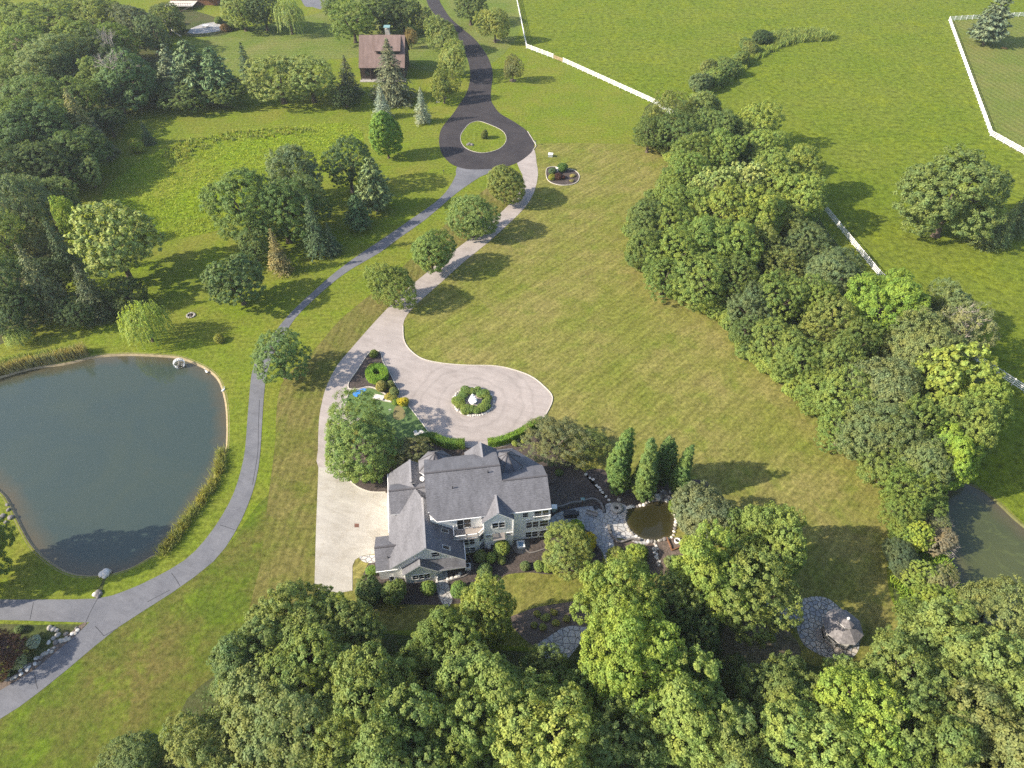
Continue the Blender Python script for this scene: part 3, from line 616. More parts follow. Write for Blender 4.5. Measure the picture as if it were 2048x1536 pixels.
roof([(-0.95,-6.05,4.98),(4.78,-6.05,4.98),(4.78,-3.34,7.0),(-0.95,-3.34,7.0)], [(-0.95,-3.34,7.0),(4.78,-3.34,7.0),(4.78,-0.62,4.98),(-0.95,-0.62,4.98)])
roof([(-3.4,-13.75,2.8),(0.5,-13.75,2.8),(0.5,-10.9,4.35),(-3.4,-10.9,4.35)], [(-3.4,-10.9,4.35),(0.5,-10.9,4.35),(-0.9,-8.1,2.8),(-3.4,-8.1,2.8)])
roof([(0.25,-14.95,2.9),(2.75,-14.95,4.9),(2.75,-13.6,4.9),(0.25,-13.6,2.9)], [(2.75,-14.95,4.9),(5.15,-14.95,2.95),(5.15,-13.6,2.95),(2.75,-13.6,4.9)])
roof([(2.8,-13.65,4.86),(5.12,-14.35,3.02),(5.2,-14.9,2.92),(9.1,-14.85,3.0),(9.1,-13.65,3.85),(5.6,-13.65,4.3)])
def octroof(c, r, ze, za, n=8):
    p = oc(c[0], c[1], r); m = MB()
    for k in range(8):
        a, b = p[k], p[(k+1) % 8]; m.slab([(a[0],a[1],ze),(b[0],b[1],ze),(c[0],c[1],za)], 0.12)
    o = m.build('turret_roof', hm, house)
    h = MB()
    for a in p: h.bar((a[0],a[1],ze+.03), (c[0],c[1],za+.03), 0.16, 0.06)
    h.lathe([(0.16,0),(0.1,0.15),(0.02,0.5)], 8, (c[0],c[1],za-.05)); h.build('hip_cap', M['ridge'], o)
octroof((6.2,1.1), 2.85, 6.45, 9.2); octroof((16.7,-1.5), 2.3, 8.25, 10.4)
gable_v(-2.0, 2.35, 10.6, 13.1, 15.6, 7.0, 9.0, 7.0)
roof([(8.5,2.6,5.1),(8.5,0.85,6.2),(10.7,0.85,6.2),(10.7,2.6,5.1)][::-1])
roof([(15.55,3.1,5.9),(18.1,3.1,5.9),(17.3,-0.2,7.5),(15.55,-0.2,7.5)][::-1], [(18.1,3.1,5.9),(22.35,-1.2,5.9),(19.6,-2.35,7.5),(17.3,-0.2,7.5)][::-1], [(22.35,-1.2,5.9),(22.35,-2.3,6.2),(19.6,-2.35,7.5)][::-1])
for a, b in (((4.5,-4.15,11.22),(15.35,-4.15,11.22)), ((15.5,-6.05,10.05),(21.9,-6.05,10.05)), ((-0.95,-3.34,7.02),(4.7,-3.34,7.02)), ((-3.4,-10.9,4.37),(0.4,-10.9,4.37))): MB().bar(a, b, 0.26, 0.1).build('ridge_vent', M['ridge'], house)
for a, b in (((3.85,-14.1,7.76),(3.85,-5.75,7.76)), ((14.2,-10.75,9.02),(14.2,-7.5,9.02)), ((2.75,-14.95,4.92),(2.75,-13.6,4.92)), ((2.25,-1.8,6.5),(2.25,2.5,6.5)), ((13.1,-1.9,9.02),(13.1,2.35,9.02))): MB().bar(a, b, 0.3, 0.07).build('ridge_cap', M['hip'], house)
# gutters and white trim under the eaves
for a, b in (((5.7,-10.02,7.5),(11.9,-10.02,7.5)), ((16.5,-10.02,7.5),(21.88,-10.02,7.5)), ((-1.42,-8.1,3.5),(-1.42,2.5,3.5)), ((-3.4,-13.78,2.7),(0.3,-13.78,2.7)), ((9.13,-14.1,3.5),(9.13,-11,3.5))): MB().bar(a, b, 0.12, 0.12).build('gutter', M['trim'], house)
for u, v, z in ((16.33,-10.56,6.9), (12.08,-10.56,6.9), (21.6,-9.75,7.4), (0.5,-14.66,2.85), (8.88,-12.0,3.4)): MB().tube((u,v,0.05),(u,v,z),0.05,0.05,6).build('downspout', M['trim'], house)
def window(cu, cv, ang, wd, z0, z1, n=1, deep=0.07, name='window'):
    """framed window centred at (cu,cv) in a wall facing direction ang-90deg; n panes side by side"""
    o = bpy.data.objects.new(name, None)
    fr = MB(); t = 0.09
    fr.box(-wd/2-t, wd/2+t, -deep, 0.02, z0-t, z0); fr.box(-wd/2-t, wd/2+t, -deep, 0.02, z1, z1+t)
    for k in range(n+1):
        x = -wd/2 + wd*k/n; tt = t if k in (0, n) else t*0.8
        if k == 0: fr.box(x-t, x, -deep, 0.02, z0, z1)
        elif k == n: fr.box(x, x+t, -deep, 0.02, z0, z1)
        else: fr.box(x-tt, x+tt, -deep, 0.02, z0, z1)
    f = fr.build(name, M['trim'], house, (cu, cv, 0), ang)
    p = MB()
    for k in range(n):
        x0 = -wd/2 + wd*k/n; p.box(x0, x0+wd/n, -deep*0.45, 0.0, z0, z1)
    for k in range(n):
        x0 = -wd/2 + wd*k/n; zm = (z0+z1)/2
        fr2 = None
    p.build('pane', M['glass'], f)
    b_ = MB()
    for k in range(n):
        x0 = -wd/2 + wd*k/n; b_.box(x0+0.03, x0+wd/n-0.03, -deep*0.75, -deep*0.45, (z0+z1)/2-.025, (z0+z1)/2+.025)
    b_.build('glazing_bar', M['trim'], f)
    return f
sv = -9.69
window(18.2, sv, 0, 0.75, 5.75, 6.8)
window(20.6, sv, 0, 2.2, 5.0, 6.9, 2)
window(19.25, sv, 0, 1.75, 2.95, 4.35, 2); window(21.0, sv, 0, 1.25, 2.95, 4.35)
window(19.25, sv, 0, 1.75, 4.62, 4.95, 2); window(21.0, sv, 0, 1.25, 4.62, 4.95)
window(19.2, sv, 0, 1.75, 0.45, 1.8, 2); window(21.0, sv, 0, 1.25, 0.45, 1.8)
window(14.25, -10.51, 0, 1.75, 5.15, 6.4, 2); window(12.75, -10.51, 0, 0.75, 3.0, 3.55); window(15.8, -10.51, 0, 0.75, 3.0, 3.55)
window(14.25, -10.51, 0, 1.4, 1.95, 2.6); window(14.3, -10.51, 0, 2.6, 0.2, 0.95, 2)
window(9.5, -10.91, 0, 2.3, 2.35, 3.65, 3); window(9.55, -10.91, 0, 2.2, 0.5, 1.5, 3)
aB = math.atan2(0.95, 1.05)
window(11.68, -10.43, aB, 0.85, 2.35, 3.7); window(11.68, -10.43, aB, 0.85, 0.45, 1.5)
window(5.1, -13.76, 0, 1.05, 4.95, 5.95)
window(2.75, -14.61, 0, 2.4, 0.95, 2.05, 3)
window(7.0, -13.01, 0, 1.4, 1.5, 2.4); window(8.38, -12.56, R_(43), 0.7, 1.2, 2.2)
window(0.0, -5.76, 0, 0.5, 4.35, 4.8)
window(9.9, -9.51, 0, 0.95, 4.7, 6.7)
dr = window(8.9, -9.51, 0, 0.85, 4.4, 6.7, name='balcony_door')
d2 = window(5.98, -13.01, 0, 0.95, 0.1, 2.3, name='back_door')
# garage doors and west-side openings (face the parking apron)
for vv in (-6.2, -2.6, 0.6):
    gd = MB().box(-1.35,1.35,-0.06,0.02,0,2.3); 
    for k in range(1,4): gd.box(-1.35,1.35,-0.08,-0.06,k*0.56,k*0.56+0.03)
    gd.build('garage_door', M['trim'], house, (-1.16, vv, 0), R_(-90))
# balcony
dk = MB().prism([(7.8,-11.3),(11.25,-11.3),(12.45,-10.2),(12.45,-9.5),(7.8,-9.5)], 4.2, 4.34)
dk.build('balcony_deck', M['deck'], house)
def railing(pts, z0, hgt=0.95, name='railing', gap=0.13, parent=None, mat='trim'):
    r = MB()
    for a, b in zip(pts, pts[1:]):
        a, b = Vector((a[0],a[1],0)), Vector((b[0],b[1],0)); L = (b-a).length; n = max(2, int(L/gap)); d = (b-a)/n
        r.bar(a+Vector((0,0,z0+hgt)), b+Vector((0,0,z0+hgt)), 0.11, 0.09); r.bar(a+Vector((0,0,z0+0.1)), b+Vector((0,0,z0+0.1)), 0.07, 0.07)
        for i in range(1, n): q = a+d*i; r.box(q.x-.022,q.x+.022,q.y-.022,q.y+.022,z0+.1,z0+hgt)
        for q in (a, b): r.box(q.x-.08,q.x+.08,q.y-.08,q.y+.08,z0,z0+hgt+.12)
    return r.build(name, M[mat], parent or house)
railing([(7.85,-9.6),(7.85,-11.22),(9.6,-11.22),(11.2,-11.22),(12.36,-10.16)], 4.33)
railing([(19.4,-9.95),(21.75,-9.95)], 4.98, 0.85)
MB().box(19.3,21.8,-10.0,-9.68,4.86,4.97).build('balcony_deck', M['trim'], house)
# awning over the back door of the bump-out
aw = MB().slab([(13.35,-11.2,3.0),(15.1,-11.2,3.0),(15.1,-10.5,3.7),(13.35,-10.5,3.7)], 0.08); aw.build('awning', [M['deck'], M['trim']], house)
# skylights, vents, dish
for v0 in (-10.3, -13.05):
    u0, u1 = 6.1, 7.2; m = MB(); zE = lambda u: 7.75-0.79*(u-3.85)
    m.add([(u0,v0-.35,zE(u0)+.1),(u1,v0-.35,zE(u1)+.1),(u1,v0+.35,zE(u1)+.1),(u0,v0+.35,zE(u0)+.1)] + [(u0,v0-.35,zE(u0)-.05),(u1,v0-.35,zE(u1)-.05),(u1,v0+.35,zE(u1)-.05),(u0,v0+.35,zE(u0)-.05)],
          [(0,1,2,3),(0,4,5,1),(1,5,6,2),(2,6,7,3),(3,7,4,0)])
    s_ = m.build('skylight', M['metal'], house)
    m = MB(); a0, a1 = u0+.12, u1-.12
    m.add([(a0,v0-.25,zE(a0)+.11),(a1,v0-.25,zE(a1)+.11),(a1,v0+.25,zE(a1)+.11),(a0,v0+.25,zE(a0)+.11)], [(0,1,2,3)]); m.build('pane', M['glass'], s_)
for u, v, z in ((8.3,-6.3,9.9), (-1.6,-12.3,3.55), (13.5,-4.9,10.75)):
    MB().tube((u,v,z-.2),(u,v,z+.5),.07,.07,8).build('vent_pipe', M['dark'], house)
ds = MB(); c = Vector((3.95,-1.2,6.3))
ds.tube((c.x,c.y,4.9),(c.x,c.y,6.2),.04,.04,6)
st = ds.build('satellite_dish', M['metal'], house)
ds = MB(); nrm = Vector((-0.35,-0.75,0.56)).normalized(); x = nrm.orthogonal().normalized(); y = nrm.cross(x); rings = []
for r, d in ((0.02,0.0),(0.2,0.03),(0.36,0.1)): rings.append([c + (x*math.cos(2*math.pi*k/14) + y*math.sin(2*math.pi*k/14))*r + nrm*d for k in range(14)])
ds.add([p for r in rings for p in r], [(j*14+k, j*14+(k+1) % 14, (j+1)*14+(k+1) % 14, (j+1)*14+k) for j in (0,1) for k in range(14)], 0, True)
ds.bar(c, c+nrm*0.5, .03, .03); ds.build('dish', M['white'], st)
# stoop and small wall by the back door
MB().box(5.0,6.4,-14.55,-13.02,0,0.14).build('stoop', M['metal'], house)
MB().box(4.9,4.98,-14.8,-13.75,0,0.9).build('porch_screen', M['trim'], house)

# ------------------------------------------------------------------ things around the house
def thing_at(name, u, v, label, cat, z=0, rz=0, group=None): return empty(name, HW(u, v, z), TH+rz, label, cat, group)
t = thing_at('air_conditioner', -1.4, -13.95, 'grey air conditioner unit against the low wing with shrubs in front', 'air conditioner')
MB().box(-.42,.42,-.38,.38,0,.85).build('casing', M['metal'], t); MB().lathe([(.3,0),(.3,.05),(.05,.07)],14,(0,0,.85)).build('fan_guard', M['dark'], t)
t = thing_at('air_conditioner', 9.35, -13.4, 'pale air conditioner unit on mulch at corner of back porch', 'air conditioner')
MB().box(-.42,.42,-.38,.38,0,.85).build('casing', M['white'], t); MB().lathe([(.3,0),(.3,.05),(.05,.07)],14,(0,0,.85)).build('fan_guard', M['dark'], t)
t = thing_at('hot_tub', 17.45, -10.75, 'small white hot tub filled with blue water under the house windows', 'hot tub')
MB().lathe([(.78,0),(.82,.55),(.62,.6),(.6,.5)], 4, rot=math.pi/4, smooth=False).build('shell', M['white'], t); MB().box(-.36,.36,-.36,.36,.42,.52).build('tub_surface', M['tub'], t)
tp = thing_at('paving_pad', 17.45, -10.75, 'round stone pad under the hot tub', 'paving'); MB().lathe([(1.35,0),(1.35,.045)], 20).build('pad', M['stone_dark'], tp)
t = thing_at('utility_cabinet', 12.75, -10.75, 'small grey meter cabinet on wall beside the white bay', 'cabinet')
MB().box(-.3,.3,-.15,.14,.5,1.5).build('casing', M['metal'], t); MB().box(-.25,.25,-.17,-.15,.55,1.45).build('door', M['trim'], t)
def at(name, px, py, label, cat, rz=0, group=None): return empty(name, W(px, py), rz, label, cat, group)
t = at('fire_pit', 1233, 1019, 'round grey stone fire pit on pale flagstones by small pond', 'fire pit')
MB().lathe([(.55,0),(.62,.35),(.95,.42),(.95,.5),(.32,.5),(.3,.4)], 24).build('bowl', M['stone'], t); MB().lathe([(.3,.41),(.02,.44)], 16).build('ash_bed', M['dark'], t)
t = at('stone_ring', 1238, 1000, 'small pale stone ring lying on mulch behind the fire pit', 'ring')
MB().lathe([(.22,0),(.34,.0),(.36,.15),(.24,.17)], 14).build('ring', M['stone'], t)
t = at('patio_counter', 1140, 1032, 'black box shaped patio counter with grey top', 'counter', R_(4))
MB().box(-.95,.95,-.45,.45,0,.85).build('cabinet', M['dark'], t); MB().box(-1.0,.9,-.4,.5,.85,.93).build('top', M['cover'], t)
MB().box(.95,1.35,-.3,.3,.4,.8).build('side_shelf', M['dark'], t)
t = at('lounger', 1172, 1068, 'low black covered lounger at edge of the flagstone patio', 'lounger', R_(-28))
MB().add([(-.95,-.4,0),(.95,-.4,0),(.95,.45,0),(-.95,.45,0),(-.8,-.3,.62),(.85,-.3,.35),(.85,.35,.35),(-.8,.35,.66)], [(3,2,1,0),(4,5,6,7),(0,1,5,4),(1,2,6,5),(2,3,7,6),(3,0,4,7)]).build('cover', M['cover'], t)
MB().box(-.98,-.9,-.4,.4,0,.75).build('headrest', M['dark'], t)
t = at('bench', 1183, 1030, 'low grey wooden bench in curve of patio wall', 'bench', R_(-20))
MB().box(-.9,.9,-.22,.22,.38,.45).build('seat', M['deck'], t)
for sx in (-1, 1): MB().box(sx*.7-.06,sx*.7+.06,-.2,.2,0,.38).build('leg', M['deck'], t)
MB().box(-.9,.9,.2,.26,.5,.8).build('backrest', M['deck'], t)
t = at('stone_bowl', 1191, 1017, 'small dark round bowl behind the grey bench', 'bowl')
MB().lathe([(.2,0),(.36,.3),(.38,.36),(.3,.34),(.12,.15)], 14).build('bowl', M['dark'], t)
t = at('pedestal_box', 1108, 1022, 'pale green box on a post beside the house corner', 'box')
MB().box(-.28,.28,-.25,.25,0,.75).build('plinth', M['green_box'], t); MB().slab([(-.42,-.38,1.15),(.42,-.38,1.15),(.42,.38,1.22),(-.42,.38,1.22)],.3).build('cap', [M['white'],M['green_box']], t)
t = at('bird_feeder', 1164, 1009, 'wooden bird feeder on a post in dark mulch', 'bird feeder')
MB().tube((0,0,0),(0,0,1.25),.06,.06,6).build('post', M['wood_red'], t); MB().box(-.2,.2,-.16,.16,1.25,1.5).build('tray', M['wood_red'], t); MB().add([(-.3,-.26,1.48),(.3,-.26,1.48),(.3,.26,1.48),(-.3,.26,1.48),(-.3,0,1.75),(.3,0,1.75)],[(0,1,5,4),(2,3,4,5),(1,2,5),(3,0,4),(3,2,1,0)]).build('roof', M['copper'], t)
t = at('ring_planter', 1354, 1084, 'white ring shaped planter on reddish bed by small pond', 'planter')
MB().lathe([(.28,0),(.42,.05),(.45,.5),(.36,.52),(.3,.3)], 18).build('pot', M['white'], t); MB().lathe([(.31,.32),(.02,.36)],14).build('soil', M['mulch'], t)
def low_wall(name, px, label, cat, mat, wd=0.3, h=0.45, z0=0.0):
    mb = MB(); P = smooth_line([W(*p).to_2d() for p in px], False, 4); ribbon(mb, P, wd, z0, h)
    return tag(mb.build(name, mat), label, cat)
low_wall('retaining_wall', [(1110,1016),(1125,1014),(1145,1007),(1160,1006),(1180,1000),(1193,1002),(1203,1012),(1208,1026)], 'low curved dark stone wall along back of the patio', 'wall', M['stone_dark'])
low_wall('retaining_wall', [(1216,1052),(1220,1066),(1226,1076),(1240,1086),(1262,1080),(1280,1082)], 'low curved brown stone wall on near side of pale flagstones', 'wall', M['stone_dark'])
low_wall('bed_edging', [(1333,1076),(1340,1092),(1344,1101),(1358,1096),(1372,1092)], 'reddish timber edging around bed corner by small pond', 'edging', M['wood_red'], 0.15, 0.3)
low_wall('bed_edging', [(937,1112),(944,1125),(943,1140),(930,1152),(912,1158),(895,1163)], 'low curved stone edging of dark bed by back porch', 'edging', M['stone_dark'], 0.18, 0.2)
low_wall('bed_edging', [(1090,1098),(1062,1106),(1050,1098),(1047,1088)], 'low curved stone edging beside the hot tub pad', 'edging', M['stone_dark'], 0.16, 0.16)
rg = random.Random(5)
def rocks(px, r, label, group, name='rock', mats=('stone',), squash=0.6, jitter=0):
    protos = []
    for i, (x, y) in enumerate(px):
        rr = r*rg.uniform(.75,1.3); p = W(x+rg.uniform(-jitter,jitter), y+rg.uniform(-jitter,jitter)*.7)
        o = MB().rock((0,0,rr*squash*.35), rr, rg.randint(0,9999), 0, squash).build(name, M[rg.choice(mats)], None, p, rg.uniform(0,6))
        tag(o, label, 'rock', group)
def along(px, n, closed=False):
    P = smooth_line(px, closed, 12); d = [0]
    for a, b in zip(P, P[1:]): d.append(d[-1]+(b-a).length)
    out = []; j = 0
    for k in range(n):
        s = d[-1]*(k+.5)/n
        while d[j+1] < s: j += 1
        q = P[j].lerp(P[j+1], (s-d[j])/max(1e-6, d[j+1]-d[j])); out.append((q.x, q.y))
    return out
rocks(along([(1251,1020),(1250,1042),(1259,1062),(1278,1077),(1299,1083),(1322,1081),(1345,1072),(1351,1046),(1349,1022),(1341,1005),(1320,999),(1305,1001),(1293,1007),(1276,1013),(1262,1014),(1252,1018)], 46), 0.27, 'pale rock in the rim of the small pond', 'rocks around the small pond', mats=('stone','stone_pale','stone_dark'), jitter=1.0)
rocks([(1322,993),(1330,990),(1338,996),(1326,985),(1345,1000),(1316,996),(1308,992),(1334,1002),(1341,986)], 0.48, 'rock piled at waterfall corner of the small pond', 'waterfall rocks of the small pond', mats=('stone','stone_dark','stone_pale'), squash=.8)
rocks(along([(1310,1084),(1312,1100),(1314,1115),(1318,1130)], 22), 0.22, 'small pale rock in the dry streambed below small pond', 'rocks of the dry streambed', mats=('stone_pale','stone'), jitter=5)
for x, y in ((1172,949),(1180,956),(1186,959),(1193,971),(1198,975),(1201,980),(1205,985),(1212,993),(1218,1000)):
    o = MB().rock((0,0,.04), .27, rg.randint(0,999), 0, .18).build('stepping_stone', M['stone_pale'], None, W(x,y), rg.uniform(0,6)); tag(o, 'pale stepping stone in the row crossing dark mulch to the patio', 'stepping stone', 'stepping stones across the mulch')
rocks([(831,864),(836,869),(839,866),(842,863),(846,866),(850,868),(853,866),(855,872),(833,868),(848,871),(858,870)], 0.38, 'white flat stone at the shaded end of putting green', 'white stones beside the putting green', mats=('stone_pale',), squash=.35)
rocks(along([(908,803),(911,816),(922,825),(938,831),(956,831),(972,826),(983,816),(987,803),(984,792),(974,783),(958,778),(938,777),(920,782),(911,791)], 46, True), 0.26, 'pale rock in the ring around the fountain bed', 'rocks ringing the fountain bed', mats=('stone_pale','stone'), jitter=.8)
rocks([(207,1149),(213,1147),(210,1153),(216,1145)], .5, 'rock stacked at the outlet of the big pond', 'rocks at the pond outlet', mats=('stone','stone_pale'), squash=.8)
rocks([(191,1189),(197,1186),(201,1187),(197,1193),(194,1191)], .38, 'rock at the end of the drain ditch by the grey road', 'rocks by the road culvert', mats=('stone_dark','stone_pale'), squash=.7)
rocks(along([(160,1252),(140,1270),(110,1294),(80,1318),(50,1340),(10,1362)], 34), .3, 'grey rock in rough stone edge of the road junction bed', 'rocks edging the junction bed', mats=('stone','stone_dark','stone_pale'), jitter=6)
rocks([(107,1259),(114,1261),(116,1270),(107,1277),(98,1285),(100,1256),(131,1280)], .38, 'pale rock lying in grass of the road junction bed', 'loose rocks in the junction bed', mats=('stone_pale','stone'))
rocks([(0,1040),(5,1033),(12,1045),(6,1055),(17,1020),(22,1035),(14,1010)], .36, 'grey rock on the pond shore at photo edge', 'rocks on the left pond shore', mats=('stone_dark',))
rocks([(936,290),(941,291),(939,287),(944,290)], .42, 'dark rock in small pile on the road island', 'rock pile on the road island', mats=('stone_dark','mulch'))
rocks([(1116,342)], .9, 'large pinkish boulder among shrubs of the kerbed bed', 'boulder of the kerbed bed', name='boulder', mats=('stone_pale',), squash=.8)
rocks([(918,1151),(914,1153),(911,1155),(920,1147),(904,1157),(896,1159)], .3, 'pale rock in the dark bed by the back porch', 'rocks by the back porch', mats=('stone_pale',))
sheet('drain_ditch', [(209,1152),(213,1152),(201,1190),(196,1192),(192,1190)], .03, M['wood_floor'], smooth=False)
sheet('drain_grate', [(709,1047.5),(718,1047.5),(718,1055),(709,1055)], .06, M['drain'], smooth=False)
# bench slab on the putting green
t = at('stone_bench', 758, 797, 'cream slab bench at edge of the putting green', 'bench', R_(-14))
MB().box(-.95,.95,-.55,.55,.32,.42).build('seat', M['stone_pale'], t)
for sx in (-1,1): MB().box(sx*.6-.1,sx*.6+.1,-.4,.4,0,.32).build('leg', M['stone_pale'], t)
t = at('stone_step', 775, 802, 'narrow cream stone step next to the slab bench', 'step', R_(-12))
MB().box(-.8,.8,-.25,.25,0,.2).build('tread', M['stone_pale'], t)
t = at('flag_pole', 779, 826, 'tiny white golf flag standing in the putting green', 'golf flag')
MB().tube((0,0,0),(0,0,1.0),.02,.02,5).build('pole', M['white'], t); MB().box(.02,.38,-.015,.015,.7,1.0).build('flag', M['white'], t)
# fountain
t = at('fountain', 946, 805, 'white three tier fountain in middle of the circular drive bed', 'fountain')
MB().lathe([(.62,0),(.62,.2),(.5,.28)], 22).build('base', M['white'], t)
for z, r in ((.45,.78),(1.05,.55),(1.55,.36)):
    MB().lathe([(.12,z-.28),(.14,z-.1),(r*.55,z-.02),(r,z+.14),(r*.98,z+.18),(r*.8,z+.1),(.1,z+.08)], 22).build('basin', M['white'], t)
MB().lathe([(.12,1.5),(.2,1.78),(.15,1.95),(.05,2.1),(.02,2.35)], 14).build('finial', M['white'], t)
# junction, mailbox and boxes near the cul-de-sac
t = at('mailbox', 1071, 290, 'dark mailbox on white post at cul-de-sac corner', 'mailbox', R_(20))
MB().box(-.06,.06,-.06,.06,0,1.1).build('post', M['white'], t)
MB().add([(-.15,-.3,1.1),(.15,-.3,1.1),(.15,.3,1.1),(-.15,.3,1.1),(-.15,-.3,1.25),(.15,-.3,1.25),(.15,.3,1.25),(-.15,.3,1.25),(0,-.3,1.36),(0,.3,1.36)],[(3,2,1,0),(0,1,5,8,4),(2,3,7,9,6),(1,2,6,5),(3,0,4,7),(5,6,9,8),(7,4,8,9)]).build('box', M['dark'], t)
MB().box(-.5,.06,-.04,.04,.95,1.05).build('arm', M['white'], t)
t = at('utility_box', 1101, 313, 'pale grey utility box on lawn above the kerbed bed', 'utility box', R_(-10))
MB().box(-.6,.6,-.45,.45,0,.75).build('casing', M['metal'], t); MB().slab([(-.64,-.49,.8),(.64,-.49,.8),(.64,.49,.86),(-.64,.49,.86)],.06).build('lid',[M['white'],M['white']], t)
t = at('yard_lamp', 888, 349, 'small dark lamp on lawn left of the road fork', 'lamp')
MB().tube((0,0,0),(0,0,.9),.05,.05,6).build('post', M['dark'], t); MB().lathe([(.1,.9),(.16,1.0),(.16,1.2),(.03,1.32)],8).build('lamp_head', M['dark'], t)
t = at('lawn_ornament', 876, 204, 'small grey ornament on lawn left of dark road', 'ornament')
MB().box(-.5,.5,-.3,.3,0,.1).build('base', M['stone_pale'], t); MB().lathe([(.18,.1),(.24,.6),(.12,.9),(.16,1.1),(.03,1.3)],10).build('figure', M['stone_dark'], t)
t = at('fire_ring', 382, 631, 'round stone fire ring on lawn right of big willow', 'fire ring')
fr = MB()
for k in range(11): fr.rock((.75*math.cos(k*.571),.75*math.sin(k*.571),.1), .24, k, 0, .7)
fr.build('stone_ring', M['stone'], t); MB().lathe([(.55,.03),(.05,.06)],12).build('ash_bed', M['mulch'], t)
# paddle wheel in the pond
t = at('paddle_wheel', 360, 731, 'white slatted paddle wheel standing in the big pond', 'paddle wheel', R_(28)); t.location.z = -.3
pw = MB(); c = Vector((0,0,.85)); r = .95; n = 20
for y in (-.3,.3):
    for k in range(n):
        a0, a1 = 2*math.pi*k/n, 2*math.pi*(k+1)/n
        pw.bar(c+Vector((r*math.cos(a0),y,r*math.sin(a0))), c+Vector((r*math.cos(a1),y,r*math.sin(a1))), .06, .12)
pw.build('rim', M['white'], t)
pw = MB()
for k in range(n): a = 2*math.pi*k/n; p = c+Vector((r*math.cos(a),0,r*math.sin(a))); pw.bar(p-Vector((0,.3,0)), p+Vector((0,.3,0)), .12, .04)
pw.build('paddle', M['white'], t)
pw = MB()
for y in (-.3,.3):
    for k in range(6): a = math.pi*k/3; pw.bar(c+Vector((0,y,0)), c+Vector((r*math.cos(a),y,r*math.sin(a))), .05, .05)
pw.tube(c-Vector((0,.55,0)), c+Vector((0,.55,0)), .06, .06, 6); pw.build('spoke', M['stone'], t)
pw = MB()
for y in (-.5,.5): pw.bar((-.5,y,-.3),(0,y,.85),.08,.08); pw.bar((.5,y,-.3),(0,y,.85),.08,.08)
pw.build('stand', M['wood_dark'], t)
# two geese on the shore
def goose(px, py, rz, label):
    o = at('goose', px, py, label, 'goose', rz, None)
    o.location.z = -.28
    bm = bmesh.new()
    pts = [(-.42,0,.34,.05),(-.3,0,.3,.12),(-.05,0,.28,.19),(.18,0,.29,.16),(.28,0,.38,.09),(.3,0,.52,.055),(.31,0,.68,.05),(.36,0,.76,.07),(.45,0,.75,.04),(.54,0,.73,.02)]
    m = MB(); n = 10; rings = []
    for i, (x, y, z, r) in enumerate(pts):
        a = Vector(pts[max(i-1,0)][:3]); b = Vector(pts[min(i+1,len(pts)-1)][:3]); d = (b-a).normalized(); s = Vector((0,1,0)); u = s.cross(d)
        rings.append([Vector((x,y,z)) + s*math.cos(2*math.pi*k/n)*r + u*math.sin(2*math.pi*k/n)*r for k in range(n)])
    m.add([p for r in rings for p in r], [(j*n+k, j*n+(k+1) % n, (j+1)*n+(k+1) % n, (j+1)*n+k) for j in range(len(pts)-1) for k in range(n)] + [tuple(range(n))[::-1], tuple(range((len(pts)-1)*n, len(pts)*n))], 0, True)
    for sy in (-.07,.07): m.tube((0,sy,0),(.02,sy,.2),.02,.025,5)
    m.build('body', M['white'], o)
    for sy in (-1,1):
        MB().add([(-.4,sy*.12,.36),(.12,sy*.17,.38),(.15,sy*.17,.28),(-.1,sy*.2,.24),(-.38,sy*.14,.3)],[(0,1,2,3,4)]).build('wing', M['white'], o)
    return o
goose(413,743,R_(140),'white goose standing at pond edge nearest the paddle wheel')
goose(447,780,R_(60),'white goose at pond edge further from the paddle wheel')

# ------------------------------------------------------------------ gazebo
gc = (W(1661,1284)+W(1697,1266))/2
gc = W(1672, 1272)
gz = empty('gazebo', gc, R_(-5), 'octagonal gazebo with weathered shake roof and cupola on stone terrace', 'gazebo')
o8 = lambda r: [(r*math.cos(math.pi/8+k*math.pi/4), r*math.sin(math.pi/8+k*math.pi/4)) for k in range(8)]
MB().prism(o8(2.05), 0, .3).build('floor', M['deck'], gz)
for p in o8(1.92): MB().box(p[0]-.08,p[0]+.08,p[1]-.08,p[1]+.08,.3,2.75).build('post', M['gaz'], gz)
P8 = o8(1.92)
for k in range(8):
    a, b = P8[k], P8[(k+1) % 8]
    if k == 3: continue
    railing([a, b], .3, .9, 'railing', .11, gz, 'gaz')
    MB().bar((a[0],a[1],2.6),(b[0],b[1],2.6),.08,.25).build('header', M['gaz'], gz)
m = MB(); E8 = o8(2.6)
for k in range(8):
    a, b = E8[k], E8[(k+1) % 8]; c0, c1 = o8(.75)[k], o8(.75)[(k+1) % 8]
    m.slab([(a[0],a[1],2.75),(b[0],b[1],2.75),(c1[0],c1[1],3.85),(c0[0],c0[1],3.85)], .1)
m.build('roof', [M['cedar'], M['gaz']], gz)
MB().prism(o8(.7), 3.7, 4.15).build('cupola', M['trim'], gz)
m = MB(); E8 = o8(1.0)
for k in range(8): a, b = E8[k], E8[(k+1) % 8]; m.slab([(a[0],a[1],4.15),(b[0],b[1],4.15),(0,0,4.85)], .08)
cr = m.build('cupola_roof', [M['cedar'], M['trim']], gz)
MB().lathe([(.1,4.75),(.2,4.95),(.17,5.1),(.03,5.25)], 10).build('finial', M['white'], cr)
st = MB(); a = Vector((*P8[3],0)); b = Vector((*P8[4],0)); mid = (a+b)/2; d = mid.normalized(); tg = Vector((-d.y,d.x,0))
for k in range(3):
    c = mid + d*(.15+.35*k); st.add([c+tg*s*.7+d*e+Vector((0,0,z)) for z in (0,.3-.1*k) for s, e in ((-1,-.18),(1,-.18),(1,.18),(-1,.18))], [(3,2,1,0),(4,5,6,7),(0,1,5,4),(1,2,6,5),(2,3,7,6),(3,0,4,7)])
st.build('step', M['deck'], gz)

